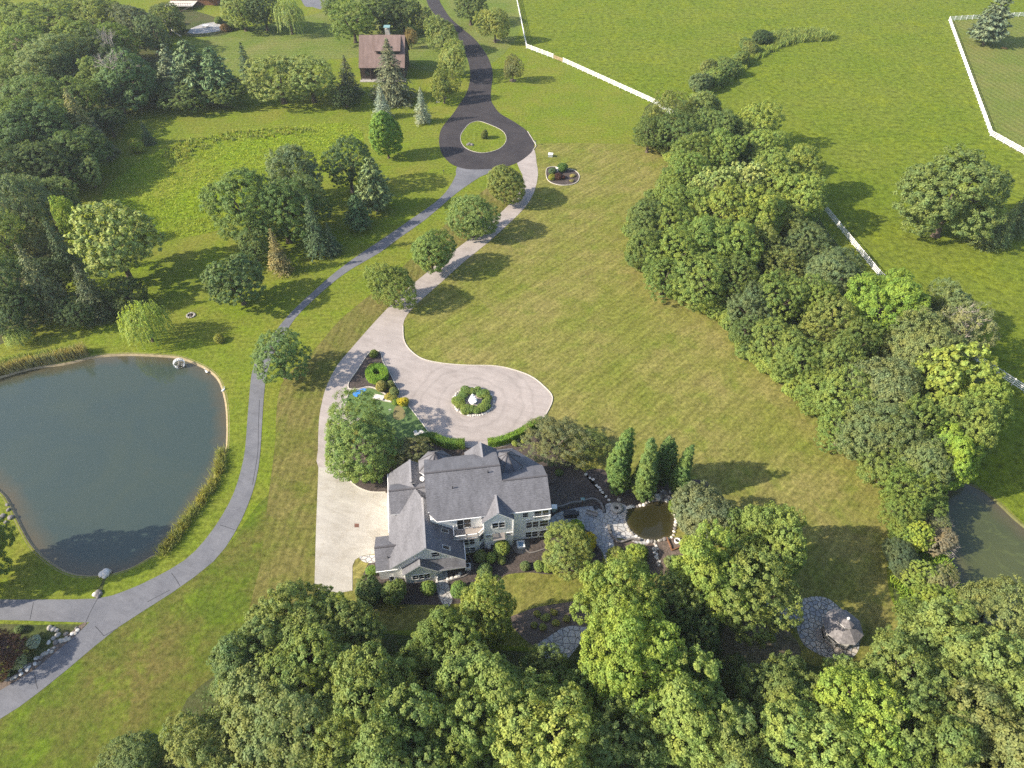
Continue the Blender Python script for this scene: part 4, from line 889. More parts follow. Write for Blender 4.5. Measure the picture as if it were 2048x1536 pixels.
# ------------------------------------------------------------------ far houses
def far_house():
    o = W(722, 159); r = empty('brown_house', o, R_(0), 'brown roofed house behind a tall spruce beside the road', 'house')
    wd, half, ze, zr = 14.6, 7.6, 4.4, 11.2
    wl = MB().prism([(0.4,0),(wd-.4,0),(wd-.4,2*half-1.2),(.4,2*half-1.2)], 0, ze)
    for u in (.4, wd-.6): wl.add([(u,0,ze),(u,2*half-1.2,ze),(u,half-.6,zr-.5),(u+.2,0,ze),(u+.2,2*half-1.2,ze),(u+.2,half-.6,zr-.5)],[(0,1,2),(5,4,3),(0,3,4,1),(1,4,5,2),(2,5,3,0)])
    wl.build('wall', M['wood_dark'], r)
    mats = [M['shingle_brown'], M['wood_dark']]
    MB().slab([(0,-1.0,ze-.4),(wd,-1.0,ze-.4),(wd,half-.6,zr),(0,half-.6,zr)],.2).slab([(0,half-.6,zr),(wd,half-.6,zr),(wd,2*half-.4,ze-.4),(0,2*half-.4,ze-.4)],.2).build('roof', mats, r)
    dm = MB().prism([(5.6,2.4),(12.8,2.4),(12.8,half-.8),(5.6,half-.8)], 5.5, 8.2).build('dormer', M['wood_dark'], r)
    MB().slab([(5.2,1.9,8.1),(13.3,1.9,8.1),(13.3,half-.6,zr+.05),(5.2,half-.6,zr+.05)],.2).build('dormer_roof', mats, dm)
    for k in range(4): MB().box(6.2+k*1.7,7.4+k*1.7,2.33,2.4,6.6,7.7).build('window', M['glass'], dm)
    ch = MB().box(8.2,9.6,half+.3,half+1.5,5,12.6).build('chimney', M['stone'], r); MB().slab([(7.9,half,13.2),(9.9,half,13.2),(9.9,half+1.8,13.4),(7.9,half+1.8,13.4)],.12).build('chimney_cap',[M['copper'],M['copper']], ch)
    for u in (1.6,4.4,8.0,11.2): MB().box(u,u+1.4,-.06,0.02,1.2,2.9).build('window', M['glass'], r)
    for u in (.3,3.4,wd-.5): MB().box(u,u+.25,-1.0,-.75,0,ze-.4).build('porch_post', M['wood_dark'], r)
    MB().box(0,wd,-2.2,0,0,.2).build('porch_floor', M['stone'], r)
far_house()
def lodge():
    o = W(372, 14); r = empty('lodge', o, 0, 'brown timber building with grey metal roof and deck at top edge', 'house')
    MB().box(-6,12,2,12,0,5.5).build('wall', M['wood_red'], r)
    MB().slab([(3.2,-.5,4.6),(13,-.5,4.6),(13,7,8.5),(3.2,7,8.5)],.2).slab([(-7,.8,5.2),(3.2,.8,5.2),(3.2,7,8.5),(-7,7,8.5)],.2).slab([(-7,7,8.5),(13,7,8.5),(13,13,5),(-7,13,5)],.2).build('roof',[M['metal'],M['wood_dark']], r)
    dk = MB().box(-6.2,4.5,-4.5,1.9,1.5,1.7).build('deck', M['stone_pale'], r)
    rl = MB()
    for x in np.arange(-6.2,4.6,.9): rl.box(x-.05,x+.05,-4.5,-4.4,1.7,2.7)
    rl.bar((-6.2,-4.45,2.65),(4.5,-4.45,2.65),.1,.1); rl.build('railing', M['wood_red'], dk)
    for x in (-5.8,-1,4.2): MB().box(x,x+.2,-4.4,-4.2,0,1.5).build('deck_post', M['wood_dark'], dk)
    for x in (-4,-1,5.5): MB().box(x,x+1.6,1.93,2.0,2,4).build('window', M['glass'], r)
    sr = MB()
    for k in range(7): sr.box(3.0-.55*k,3.55-.55*k,-5.6-.1*k,-4.6-.1*k,1.45-.2*k-.08,1.45-.2*k)
    sr.build('stair', M['wood_dark'], dk)
lodge()
sheet('stone_terrace', [(374,66),(382,57),(405,48),(430,44),(442,50),(440,62),(415,66),(390,68)], .04, M['flag_light'], smooth=False)
sheet('mulch_bed', [(335,42),(338,26),(380,20),(445,40),(470,56),(440,72),(370,72),(345,56)], .03, M['wood_floor'])
low_wall('garden_wall', [(329,38),(333,50),(350,66),(362,73)], 'low pale stone edging on lawn beside the timber building', 'edging', M['stone_pale'], .35, .35)
t = at('patio_table', 412, 55, 'pale patio table on stone terrace of the timber building', 'table')
MB().box(-1.1,1.1,-.6,.6,.7,.76).build('tabletop', M['white'], t)
for sx in (-1,1):
    for sy in (-1,1): MB().box(sx*.9-.05,sx*.9+.05,sy*.45-.05,sy*.45+.05,0,.7).build('leg', M['dark'], t)
# ------------------------------------------------------------------ foliage prototypes (unit radius 1, real proportions)
def leaf_mesh(name, C, N, size, aspect=0.62, rg=None, T=None):
    n = len(C); N = N/np.maximum(1e-6, np.linalg.norm(N, axis=1))[:,None]
    if T is None: T = rg.normal(size=(n,3))
    T = T - (T*N).sum(1)[:,None]*N; T /= np.maximum(1e-6, np.linalg.norm(T, axis=1))[:,None]
    B = np.cross(N, T); s = (np.ones(n)*size)[:,None] if np.isscalar(size) else size[:,None]
    V = np.empty((n,4,3)); V[:,0] = C+T*s; V[:,1] = C+B*s*aspect; V[:,2] = C-T*s; V[:,3] = C-B*s*aspect
    return quads(name, V)
def quads(name, V):
    n = len(V); me = bpy.data.meshes.new(name)
    me.vertices.add(4*n); me.vertices.foreach_set('co', V.astype(np.float32).ravel())
    me.loops.add(4*n); me.loops.foreach_set('vertex_index', np.arange(4*n, dtype=np.int32))
    me.polygons.add(n); me.polygons.foreach_set('loop_start', np.arange(0, 4*n, 4, dtype=np.int32))
    try: me.polygons.foreach_set('loop_total', np.full(n, 4, np.int32))
    except Exception: pass
    me.update(calc_edges=True); return me
def fib(n, rg, jit=0.25):
    k = np.arange(n)+.5; z = 1-2*k/n; a = k*2.39996+rg.uniform(0,6.28); r = np.sqrt(1-z*z)
    p = np.stack([r*np.cos(a), r*np.sin(a), z],1) + rg.normal(size=(n,3))*jit/np.sqrt(n)*2
    return p/np.linalg.norm(p,axis=1)[:,None]
def unit(a): return a/np.maximum(1e-9,np.linalg.norm(a,axis=-1,keepdims=True))
def tufts(centers, outs, rt, per, size, rg, flat=0.75, up=0.5, rnd=0.42):
    """a little dome of leaves at each centre"""
    n = len(centers); C = np.repeat(centers, per, 0); O = np.repeat(outs, per, 0); rr = np.repeat(rt if not np.isscalar(rt) else np.full(n, rt), per)
    d = unit(rg.normal(size=(n*per,3)) + O*0.9)
    rad = rg.uniform(0,1,n*per)**0.4
    P = C + d*(rr*rad)[:,None]*np.array([1,1,flat])
    N = unit(d*0.55 + O*0.45 + rg.normal(size=d.shape)*rnd + np.array([0,0,up]))
    return P, N, size*rg.uniform(.7,1.35,n*per)
def crown_broad(seed, lobes=17, zc=1.2, vz=1.08, per=50, size=0.0235, n_sub=84, lr=(.32,.5), spread=0.63, open_=0.0, rt=(.055,.12)):
    rg = np.random.default_rng(seed); D = fib(lobes, rg, .5); D = D[D[:,2] > -0.8]
    LC = D*np.array([spread,spread,spread*vz])*rg.uniform(.8,1.12,(len(D),1)) + np.array([0,0,zc])
    LC = np.concatenate([LC, [[0,0,zc+.1]]]); LR = np.append(rg.uniform(*lr, len(D)), .5)
    A, O, Rr = [], [], []
    for i,(c,r) in enumerate(zip(LC, LR)):
        d = fib(n_sub, rg, .6); p = c + d*r*rg.uniform(.8,1.2,(len(d),1))*np.array([1,1,.85])
        keep = np.ones(len(d), bool)
        for j,(c2,r2) in enumerate(zip(LC, LR)):
            if j != i: keep &= np.linalg.norm((p-c2)/np.array([1,1,.85]),axis=1) > r2*.86
        keep &= d[:,2] > -0.75; keep &= rg.uniform(size=len(d)) > open_
        A.append(p[keep]); O.append(d[keep]); Rr.append(rg.uniform(*rt,keep.sum()))
    A, O, Rr = np.concatenate(A), np.concatenate(O), np.concatenate(Rr)
    P, N, sz = tufts(A, O, Rr, per, size, rg)
    return leaf_mesh('crown', P, N, sz, .6, rg), (LC, LR)
def crown_shell(seed, zc, vz, n_sub=420, per=40, size=.034, lump=.16, rt=(.08,.14), zmin=-0.8, shape=None, up=.5, jit=.07):
    """one ovoid of leaf tufts with an uneven outline"""
    rg = np.random.default_rng(seed); d = fib(n_sub, rg, .8); d = d[d[:,2] > zmin]
    K = unit(rg.normal(size=(9,3))); ph = rg.uniform(0,6.28,9); f = sum(np.sin(3.2*(d@k)+p) for k,p in zip(K,ph))/4
    rad = (1-lump) + lump*f + rg.uniform(-jit,jit*.75,len(d))
    rad /= np.percentile(rad, 82)
    q = d*rad[:,None]
    if shape is not None: q[:,:2] *= shape(d[:,2])[:,None]
    A = q*np.array([1,1,vz]) + np.array([0,0,zc])
    inner = rg.uniform(size=len(d)) < .3; A2 = (d[inner]*rad[inner,None]*.72)*np.array([1,1,vz])+np.array([0,0,zc])
    A = np.concatenate([A, A2]); O = unit(np.concatenate([d, d[inner]])/np.array([1,1,vz]))
    P, N, sz = tufts(A, O, rg.uniform(*rt,len(A)), per, size, rg, up=up)
    return leaf_mesh('crown', P, N, sz, .6, rg)
def crown_spruce(seed, H=3.2, levels=26, size=.05, droop=.35, sparse=1.0, z0=.12, pw=.9, per=30):
    rg = np.random.default_rng(seed); P, N, T, SZ = [], [], [], []
    for i in range(levels):
        t = (i+rg.uniform(0,.8))/levels; z = z0+(H-z0)*t; L0 = (1-t)**pw*rg.uniform(.85,1.1)+.03
        nb = int((13-6*t)*sparse)
        for b in range(nb):
            a = 2*math.pi*(b+rg.uniform(-.35,.35))/nb + i*1.3; L = L0*rg.uniform(.72,1.15); m = max(6, int(per*(.35+L)))
            s = rg.uniform(.08,1,m)**.75; dx, dy = math.cos(a), math.sin(a)
            sag = -droop*L*s*s + .12*L*s
            wdt = L*.17*(1-.55*s)
            off = rg.normal(size=m)*wdt
            p = np.stack([dx*L*s - dy*off, dy*L*s + dx*off, z+sag-np.abs(off)*.5+rg.normal(size=m)*.02], 1)
            P.append(p); N.append(np.stack([dx*.4+rg.normal(size=m)*.45, dy*.4+rg.normal(size=m)*.45, .75+rg.normal(size=m)*.3],1))
            T.append(np.stack([dx+rg.normal(size=m)*.5, dy+rg.normal(size=m)*.5, -.35+rg.normal(size=m)*.3],1)); SZ.append(size*rg.uniform(.7,1.4,m)*(.75+.5*L))
    return leaf_mesh('crown', np.concatenate(P), np.concatenate(N), np.concatenate(SZ), .4, rg, np.concatenate(T))
def crown_willow(seed):
    rg = np.random.default_rng(seed); P, T = [], []
    d = fib(420, rg, .9); d = d[d[:,2] > -.15]
    for q in d:
        r0 = rg.uniform(.55,1.0); st = q*np.array([.95,.95,.75])*r0 + np.array([0,0,1.25]); L = rg.uniform(.35,1.15)*(.5+.5*r0); m = int(30*L)+6
        s = np.linspace(0,1,m); out = q[:2]*.16*np.sqrt(s)[:,None]
        p = np.stack([st[0]+out[:,0]+rg.normal(size=m)*.018, st[1]+out[:,1]+rg.normal(size=m)*.018, st[2]-L*s], 1); p = p[p[:,2] > .06]
        P.append(p); T.append(np.tile([q[0]*.2,q[1]*.2,-1.], (len(p),1)) + rg.normal(size=(len(p),3))*.25)
    P, T = np.concatenate(P), np.concatenate(T); N = unit(np.stack([P[:,0],P[:,1],.5+0*P[:,0]],1)+rg.normal(size=P.shape)*.5)
    return leaf_mesh('crown', P, N, .05*rg.uniform(.7,1.3,len(P)), .36, rg, T)
def branch(mb, a, d, L, r, depth, rg, n=6, kids=3, spread=.7):
    b = a + d*L; mb.tube(a, b, r, r*.62, n if depth > 1 else 4, cap=False)
    if depth == 0: return
    for k in range(kids):
        q = (d + Vector((rg.gauss(0,spread), rg.gauss(0,spread), rg.gauss(.15,spread*.6)))).normalized()
        branch(mb, a + d*L*rg.uniform(.55,1), q, L*rg.uniform(.5,.75), r*.55, depth-1, rg, n, kids, spread)
def trunk_broad(seed, fork=.55, top=1.35, r=.075):
    rg = random.Random(seed); mb = MB(); mb.tube((0,0,0),(0,0,.08), r*1.5, r*1.05, 9, cap=False); mb.tube((0,0,.08),(.02,.01,fork), r*1.05, r*.8, 9, cap=False)
    for k in range(5):
        a = 2*math.pi*k/5+rg.uniform(-.4,.4); e = Vector((math.cos(a)*.55, math.sin(a)*.55, top+rg.uniform(-.15,.25))); s = Vector((.02,.01,fork-rg.uniform(0,.12))); m = s.lerp(e,.5)+Vector((0,0,.1))
        mb.tube(s, m, r*.55, r*.36, 6, cap=False); mb.tube(m, e, r*.36, r*.12, 6, cap=False)
        for q in range(2): f = m.lerp(e, rg.uniform(.1,.7)); mb.tube(f, f+Vector((rg.gauss(0,.22),rg.gauss(0,.22),rg.uniform(.1,.3))), r*.2, r*.05, 5, cap=False)
    return mb.mesh('trunk')
def trunk_pole(H, r=.06):
    return MB().tube((0,0,0),(0,0,H*.5),r,r*.6,8,cap=False).tube((0,0,H*.5),(0,0,H*.97),r*.6,.01,6).mesh('trunk')
def dead_limbs(seed, n=7, H=1.5, r=.03, depth=3, spread=.55):
    rg = random.Random(seed); mb = MB()
    for k in range(n): branch(mb, Vector((rg.gauss(0,.12),rg.gauss(0,.12),H*.3)), Vector((rg.gauss(0,.5),rg.gauss(0,.5),1)).normalized(), H*.42, r, depth, rg, 5, 3, spread)
    return mb.mesh('bare_branches')
def tri_shape(z): return np.clip(1.05-.55*(z+1)/2,.2,1.2)
PK = {}
def proto(kind, H, crowns, trunk, mat='leaf', bark='bark'):
    for c in crowns:
        if not len(c.materials): c.materials.append(M[mat])
    if trunk and not len(trunk.materials): trunk.materials.append(M[bark])
    PK[kind] = (H, crowns, trunk)
proto('broad', 2.25, [crown_broad(s)[0] for s in (1,2,3,4,5,6)], trunk_broad(1))
proto('clump', 2.2, [crown_broad(s, lobes=23, n_sub=66, per=60, size=.0225, lr=(.24,.4), spread=.72)[0] for s in (11,12,13,14,15)], trunk_broad(2))
proto('leafy', 2.3, [crown_broad(s, lobes=17, n_sub=64, per=26, size=.042, lr=(.3,.46), spread=.66)[0] for s in (21,22)], trunk_broad(3))
proto('airy', 2.2, [crown_broad(s, lobes=22, n_sub=56, per=40, size=.022, lr=(.24,.4), spread=.72, open_=.3)[0] for s in (31,32)], trunk_broad(4, .4))
proto('round', 2.15, [crown_shell(s, 1.1, 1.03, 640, 60, .024, .26, (.06,.14)) for s in (41,42,43)], trunk_broad(5, .45, 1.2, .055))
proto('fine', 2.0, [crown_shell(s, 1.05, .95, 700, 60, .02, .36, (.05,.13)) for s in (51,52)], trunk_broad(6, .4, 1.1, .06))
proto('full', 1.75, [crown_broad(s, lobes=22, zc=.85, vz=.9, n_sub=90, per=46, size=.022, lr=(.3,.44), spread=.66)[0] for s in (45,46)], trunk_broad(12,.3,1.0))
proto('spruce', 3.2, [crown_spruce(s) for s in (61,62)], trunk_pole(3.2), 'needle')
proto('spruce_thin', 3.6, [crown_spruce(s, 3.6, 28, .055, .25, .8, .2) for s in (64,65)], trunk_pole(3.6), 'needle')
proto('pine', 2.7, [crown_spruce(s, 2.7, 15, .075, -.05, .85, .35, .62, 44) for s in (67,68)], trunk_pole(2.7, .07), 'needle')
proto('blue', 3.0, [crown_spruce(s, 3.0, 26, .045, .12, 1.1, .1, .95, 34) for s in (69,)], trunk_pole(3.0), 'needle')
proto('column', 4.2, [crown_shell(s, 2.15, 2.05, 760, 56, .04, .34, (.09,.2), -.97, lambda z: np.clip(.9-.28*z,.3,1.15), jit=.18) for s in (71,72)], trunk_broad(7, .6, 2.6, .08))
proto('egg', 3.0, [crown_shell(s, 1.65, 1.35, 520, 42, .042, .15, (.1,.16), -.9, lambda z: np.clip(.95-.25*z,.4,1.15)) for s in (75,)], trunk_broad(9, .55, 1.7, .07))
proto('willow', 2.05, [crown_willow(81)], trunk_broad(8, .6, 1.3, .06))
proto('shrub', 1.45, [crown_shell(s, .68, .78, 240, 40, .055, .2, (.13,.22), -.75) for s in (91,92,93)], None)
proto('ball', 1.75, [crown_shell(s, .85, .92, 520, 50, .034, .12, (.07,.14), -.92, jit=.1) for s in (95,)], None, 'clip')
proto('small_cone', 2.4, [crown_shell(97, 1.1, 1.3, 380, 36, .05, .08, (.09,.13), -.95, tri_shape)], None, 'clip')
tw = dead_limbs(101); tw.materials.append(M['bark_pale'])
tw2 = dead_limbs(102, 14, 1.2, .018, 3, .7); tw2.materials.append(M['bark_pale'])
rng = random.Random(77)
def tree(kind, cx, cy, wpx, label, col, h=None, name='tree', cat='tree', group=None, hc=.6, pale=False, z0=0.0, zs=None):
    """stand a tree so that its crown centre shows at (cx,cy) and spans wpx photo pixels"""
    Hp, crowns, trunk = PK[kind]; Rg = wpx*mpp(cx, cy, 3)/2; hh = h if h else Rg*Hp
    p = W(cx, cy, hh*hc); Rg = wpx*depth_at(p)/CAM_F/2
    if h is None: hh = Rg*Hp; p = W(cx, cy, hh*hc)
    e = empty(name, (p.x, p.y, z0), rng.uniform(0, 6.28), label, cat, group)
    k1 = rng.uniform(.9,1.1); e.scale = (Rg*k1, Rg/k1, hh/Hp)
    if kind == 'round': e.scale = (Rg, Rg, hh/Hp)
    if kind in ('broad','clump','leafy','fine','airy','full'): e.rotation_euler = (rng.uniform(-.07,.07), rng.uniform(-.07,.07), e.rotation_euler.z)
    c = link('crown', rng.choice(crowns), None, e); k = rng.uniform(.9,1.1)
    c.color = (col[0]*k*rng.uniform(.95,1.06), col[1]*k, col[2]*k*rng.uniform(.9,1.1), 1)
    if trunk: link('trunk', trunk, None, e)
    return e
def bush(kind, px, py, wpx, label, col, h=None, name='shrub', cat='shrub', group=None):
    """shrub whose base centre shows at (px,py)"""
    Hp, crowns, trunk = PK[kind]; p = W(px, py); Rg = wpx*depth_at(p)/CAM_F/2; hh = h or Rg*Hp
    e = empty(name, p, rng.uniform(0,6.28), label, cat, group); e.scale = (Rg, Rg, hh/Hp)
    c = link('foliage', rng.choice(crowns), None, e); k = rng.uniform(.92,1.08); c.color = (col[0]*k, col[1]*k, col[2]*k, 1)
    if trunk: link('trunk', trunk, None, e)
    return e
# leaf colours
GM = (.108,.15,.042); GD = (.08,.118,.038); GL = (.138,.182,.047); GB = (.13,.185,.038); GY = (.15,.205,.04); OL = (.112,.14,.045)
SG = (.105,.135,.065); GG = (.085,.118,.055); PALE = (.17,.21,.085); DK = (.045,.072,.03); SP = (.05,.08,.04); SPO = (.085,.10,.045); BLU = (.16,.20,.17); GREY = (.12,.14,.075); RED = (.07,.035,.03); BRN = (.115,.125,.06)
# ---- trees of the drive
dg = 'round trees along the drive'
tree('round', 1010, 358, 76, 'round green tree between the road fork and pale drive, nearest the cul-de-sac', (.125,.16,.05), h=10.4, group=dg)
tree('full',944,425, 90, 'round green tree between the two drives, second from the cul-de-sac', (.11,.15,.048), h=10.6, group=dg)
tree('round', 861, 495, 84, 'round green tree between the two drives, third from the cul-de-sac', (.10,.145,.045), h=10.2, group=dg)
tree('fine',781,562, 94, 'round light green tree between the two drives, fourth from the cul-de-sac', (.13,.165,.05), h=10.2, group=dg)
tree('broad',556,706, 104, 'round dark green tree standing over the grey road near big pond', (.085,.135,.05), h=10.2, group=dg)
rg_ = 'trees along the dark road'
tree('fine', 882, 62, 66, 'light green tree on left of dark road, furthest of three', (.14,.18,.06), h=12, group=rg_)
tree('fine', 902, 110, 66, 'light green tree on left of dark road, middle of three', (.14,.18,.06), h=12, group=rg_)
tree('fine', 886, 166, 50, 'slender light green tree on left of dark road, nearest of three', (.14,.18,.055), h=10, group=rg_)
tree('fine', 990, 42, 60, 'yellowish tree with bare stem and mulch ring by white fence', (.145,.175,.055), h=12, group=rg_)
tree('fine', 1026, 131, 37, 'small olive tree with mulch ring right of the dark road', (.13,.135,.06), h=8.5, group=rg_)
tree('broad', 940, 8, 68, 'dark leafy tree right of the dark road at top edge', GD, h=12, group=rg_)
for x, y in ((993,81),(1026,161),(886,195)):
    mr = empty('mulch_ring', W(x,y), 0, 'round mulch ring at foot of the ' + {993:'yellowish tree by white fence',1026:'small olive tree right of dark road',886:'slender tree nearest the cul-de-sac'}[x], 'mulch ring')
    MB().lathe([(1.2,0),(1.1,.07),(.1,.12)], 14).build('mound', M['mulch_red'], mr)
tree('blue', 761, 195, 42, 'pale blue spruce left of a pair beside brown house', BLU, h=10)
tree('blue', 842, 202, 40, 'pale blue spruce right of a pair beside brown house', BLU, h=10.5)
tree('spruce', 781, 150, 104, 'tall dark spruce standing in front of the brown house', (.065,.08,.045), h=18, hc=.42)
tree('egg', 771, 265, 60, 'bright green upright tree left of the cul-de-sac', (.12,.19,.035), h=13, hc=.55)
tree('fine', 821, 72, 22, 'small reddish brown tree behind the brown house', (.15,.12,.06), h=7)
tree('broad', 694, 322, 88, 'dark round tree left of the cul-de-sac lawn', (.06,.10,.04), h=14)
tree('pine', 744, 358, 80, 'sage green pine beside dark round tree left of the road', (.09,.13,.055), h=14)
tree('pine', 712, 418, 56, 'dark low pine nearest the grey road in left group', (.05,.085,.035), h=9)
# ---- middle cluster
mc = 'trees of the middle group'
tree('full',588,338, 102, 'grey green rounded tree at back of the middle group', (.09,.125,.062), h=15, group=mc)
tree('broad', 486, 400, 148, 'large leafy green tree on left of the middle group', (.085,.135,.042), h=17, group=mc)
tree('broad', 560, 415, 120, 'mid green tree in heart of the middle group', (.075,.12,.042), h=15, group=mc)
tree('spruce_thin', 627, 458, 60, 'slim dark spruce on right of the middle group', SP, h=15, hc=.45, group=mc)
tree('spruce_thin', 553, 505, 56, 'brownish thin conifer at front of the middle group', (.11,.105,.05), h=11, hc=.45, group=mc)
tree('broad', 506, 485, 62, 'small pale green tree tucked under the middle group', (.10,.145,.055), h=8, group=mc)
tree('leafy', 470, 555, 112, 'dark glossy round tree at near end of middle group', (.075,.115,.05), h=11, group=mc)
tree('spruce_thin', 660, 480, 46, 'low dark conifer at right foot of the middle group', SP, h=8, hc=.45, group=mc)
tree('broad', 610, 400, 90, 'shaded green tree behind slim spruce of middle group', (.07,.105,.045), h=13, group=mc)
# ---- left side
lg = 'trees of the left wood'
L_ = [('leafy',222,475,158,'large pale yellow green tree right of the left conifers',(.19,.235,.075),18),
 ('clump',138,432,52,'bright green tree just behind large pale tree of left wood',(.15,.21,.045),13),
 ('full',34,400,122,'smooth sage green tree at left edge above the conifers',(.10,.13,.065),16),
 ('full',66,485,74,'olive topped small tree between sage tree and conifers',(.115,.13,.055),10),
 ('broad',18,560,110,'dark tree at left edge beside tall conifer',(.06,.095,.035),14),
 ('broad',250,580,74,'dark bushy tree below large pale tree, behind the willow',(.055,.08,.032),7),
 ('fine',173,336,64,'small pale tree alone at edge of the wet meadow',(.12,.165,.06),9),
 ('clump',65,262,150,'dark broad tree in the heart of left wood',(.05,.085,.03),16),
 ('broad',20,330,110,'dark tree at left edge below the broad dark tree',(.045,.075,.028),14),
 ('broad',110,330,120,'shaded tree between broad dark tree and small pale tree',(.042,.07,.028),12),
 ('fine',110,112,148,'sage green billowing tree in upper left corner',(.125,.16,.07),17),
 ('broad',85,35,134,'leafy green tree above sage tree at top left',(.11,.155,.045),15),
 ('broad',195,32,100,'yellow green tree at top edge left of lodge',(.125,.165,.05),15),
 ('fine',262,40,90,'dull grey green tree at top edge beside lodge',(.085,.105,.06),14),
 ('broad',185,98,92,'dark green tree right of the sage billowing tree',(.08,.115,.045),14),
 ('fine',24,142,62,'light green tree at left edge beside dirt path',(.135,.18,.055),12),
 ('broad',60,198,138,'mid green tree at left edge under the sage tree',(.085,.125,.042),15),
 ('broad',152,195,92,'green tree with sunlit top edge in left wood',(.095,.14,.042),14),
 ('full',230,120,70,'dark tree behind the oak with dead top',(.06,.09,.04),12),
 ('clump',252,152,116,'oak with dead top branches and pale trunk in left wood',(.085,.13,.055),16),
 ('broad',12,30,60,'light green tree in extreme top left corner',(.12,.165,.05),13),
 ('broad',130,145,80,'dark filler tree under the sage billowing tree',(.055,.085,.035),12),
 ('broad',215,240,70,'low dark tree at right edge of left wood',(.045,.075,.03),8)]
for k,x,y,w_,lb,c,h in L_:
    t = tree(k,x,y,w_,lb,c,h=h,group=lg)
    if 'dead top' in lb:
        o = link('bare_branches', tw, None, t, (-.25,0,1.15)); o.scale = (.9,.9,.75)
        link('trunk_side', PK['broad'][2], None, t) if False else None
for k,x,y,w_,lb,c,h,hc in [('spruce_thin',82,572,92,'tall olive conifer at left, sunlit on one side',SPO,17,.42),('spruce',180,588,88,'layered dark conifer right of tall olive conifer',(.055,.075,.038),13,.42),('spruce_thin',121,500,56,'slim dark conifer behind the layered conifer',SP,14,.42),
   ('spruce_thin',162,250,84,'pale brownish conifer standing in the left wood',(.12,.125,.06),17,.42),('spruce_thin',200,285,60,'grey green conifer right of pale brownish conifer',(.08,.095,.055),10,.42),('spruce',291,266,30,'small dark conifer alone at edge of wet meadow',(.05,.075,.035),7,.45)]:
    tree(k,x,y,w_,lb,c,h=h,hc=hc,group=lg)
bush('shrub',277,303,28,'round yellow green bush beside small dark conifer',(.21,.24,.04),h=3.2)
tree('willow',286,640,96,'big weeping willow on lawn above the large pond',(.17,.22,.06),h=9.5,hc=.55)
tree('willow',33,672,46,'small weeping willow at left edge above the pond',(.17,.21,.075),h=4.2,hc=.55)
bush('shrub',440,683,20,'small yellow green bush on lawn above pond',(.17,.19,.045))
tree('clump',-75,1075,130,'tree beyond left photo edge whose shade falls across the big pond',GM,h=15)
tree('clump',-120,1120,130,'second tree beyond left photo edge shading the pond bank',GM,h=14)

# ---- fillers that close the left wood
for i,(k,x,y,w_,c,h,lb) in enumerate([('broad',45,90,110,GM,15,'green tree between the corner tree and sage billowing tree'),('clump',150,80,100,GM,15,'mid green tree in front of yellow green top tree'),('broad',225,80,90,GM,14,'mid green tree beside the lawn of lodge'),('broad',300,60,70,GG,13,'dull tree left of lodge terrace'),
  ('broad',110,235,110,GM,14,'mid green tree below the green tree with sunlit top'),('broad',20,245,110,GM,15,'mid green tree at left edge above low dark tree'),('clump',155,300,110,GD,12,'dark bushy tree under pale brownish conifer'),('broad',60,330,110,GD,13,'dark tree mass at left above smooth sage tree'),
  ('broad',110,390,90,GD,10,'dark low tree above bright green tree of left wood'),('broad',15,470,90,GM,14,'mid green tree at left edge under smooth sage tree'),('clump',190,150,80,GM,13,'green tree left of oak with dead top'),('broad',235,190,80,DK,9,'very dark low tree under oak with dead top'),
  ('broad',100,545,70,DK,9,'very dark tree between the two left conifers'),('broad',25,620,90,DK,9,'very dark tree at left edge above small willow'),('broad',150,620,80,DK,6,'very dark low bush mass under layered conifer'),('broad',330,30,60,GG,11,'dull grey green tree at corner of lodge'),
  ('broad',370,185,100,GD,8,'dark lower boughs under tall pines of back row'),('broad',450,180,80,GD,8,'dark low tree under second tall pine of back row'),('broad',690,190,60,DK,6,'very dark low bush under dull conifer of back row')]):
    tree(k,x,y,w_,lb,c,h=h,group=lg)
for i,(x,y,w_,lb,c) in enumerate([(352,50,18,'green shrub at outer edge of lodge bed',GM),(365,62,16,'dark shrub at lower edge of lodge bed',GD),(345,35,16,'olive shrub at left of lodge bed',OL),(452,62,18,'reddish brown shrub right of lodge terrace',(.15,.10,.05)),(468,58,18,'dark shrub right of reddish brown shrub by lodge terrace',GD),(438,46,16,'green shrub between the lodge and terrace',GM),(486,58,20,'green shrub at right end of lodge bed',GM)]):
    bush('shrub',x,y,w_,lb,c,group='shrubs of the lodge bed')
# ---- back row behind the meadow
bk = 'trees of the row behind the meadow'
for k,x,y,w_,lb,c,h in [('pine',338,128,66,'pale bluish pine at left of the back row',(.115,.15,.095),14),('pine',380,130,100,'tall green pine in the back row left of dark conifer',(.075,.115,.055),18),('pine',430,140,84,'second tall pine in the back row next to dark conifer',(.07,.11,.05),17),
  ('broad',556,150,116,'pale green rounded tree in back row right of dark conifer',(.155,.19,.07),14),('broad',618,150,104,'pale green tree at right half of back row',(.15,.185,.07),13.5)]:
    tree(k,x,y,w_,lb,c,h=h,group=bk)
tree('spruce_thin',493,135,52,'narrow dark conifer in middle of the back row',(.04,.07,.035),14,hc=.45,group=bk)
tree('spruce_thin',694,155,58,'dull dark conifer at right end of back row',(.075,.085,.05),12,hc=.45,group=bk)
tree('broad',300,175,90,'low dark tree under the pines of back row',(.05,.08,.035),7,group=bk)
tp = 'trees at the top edge'
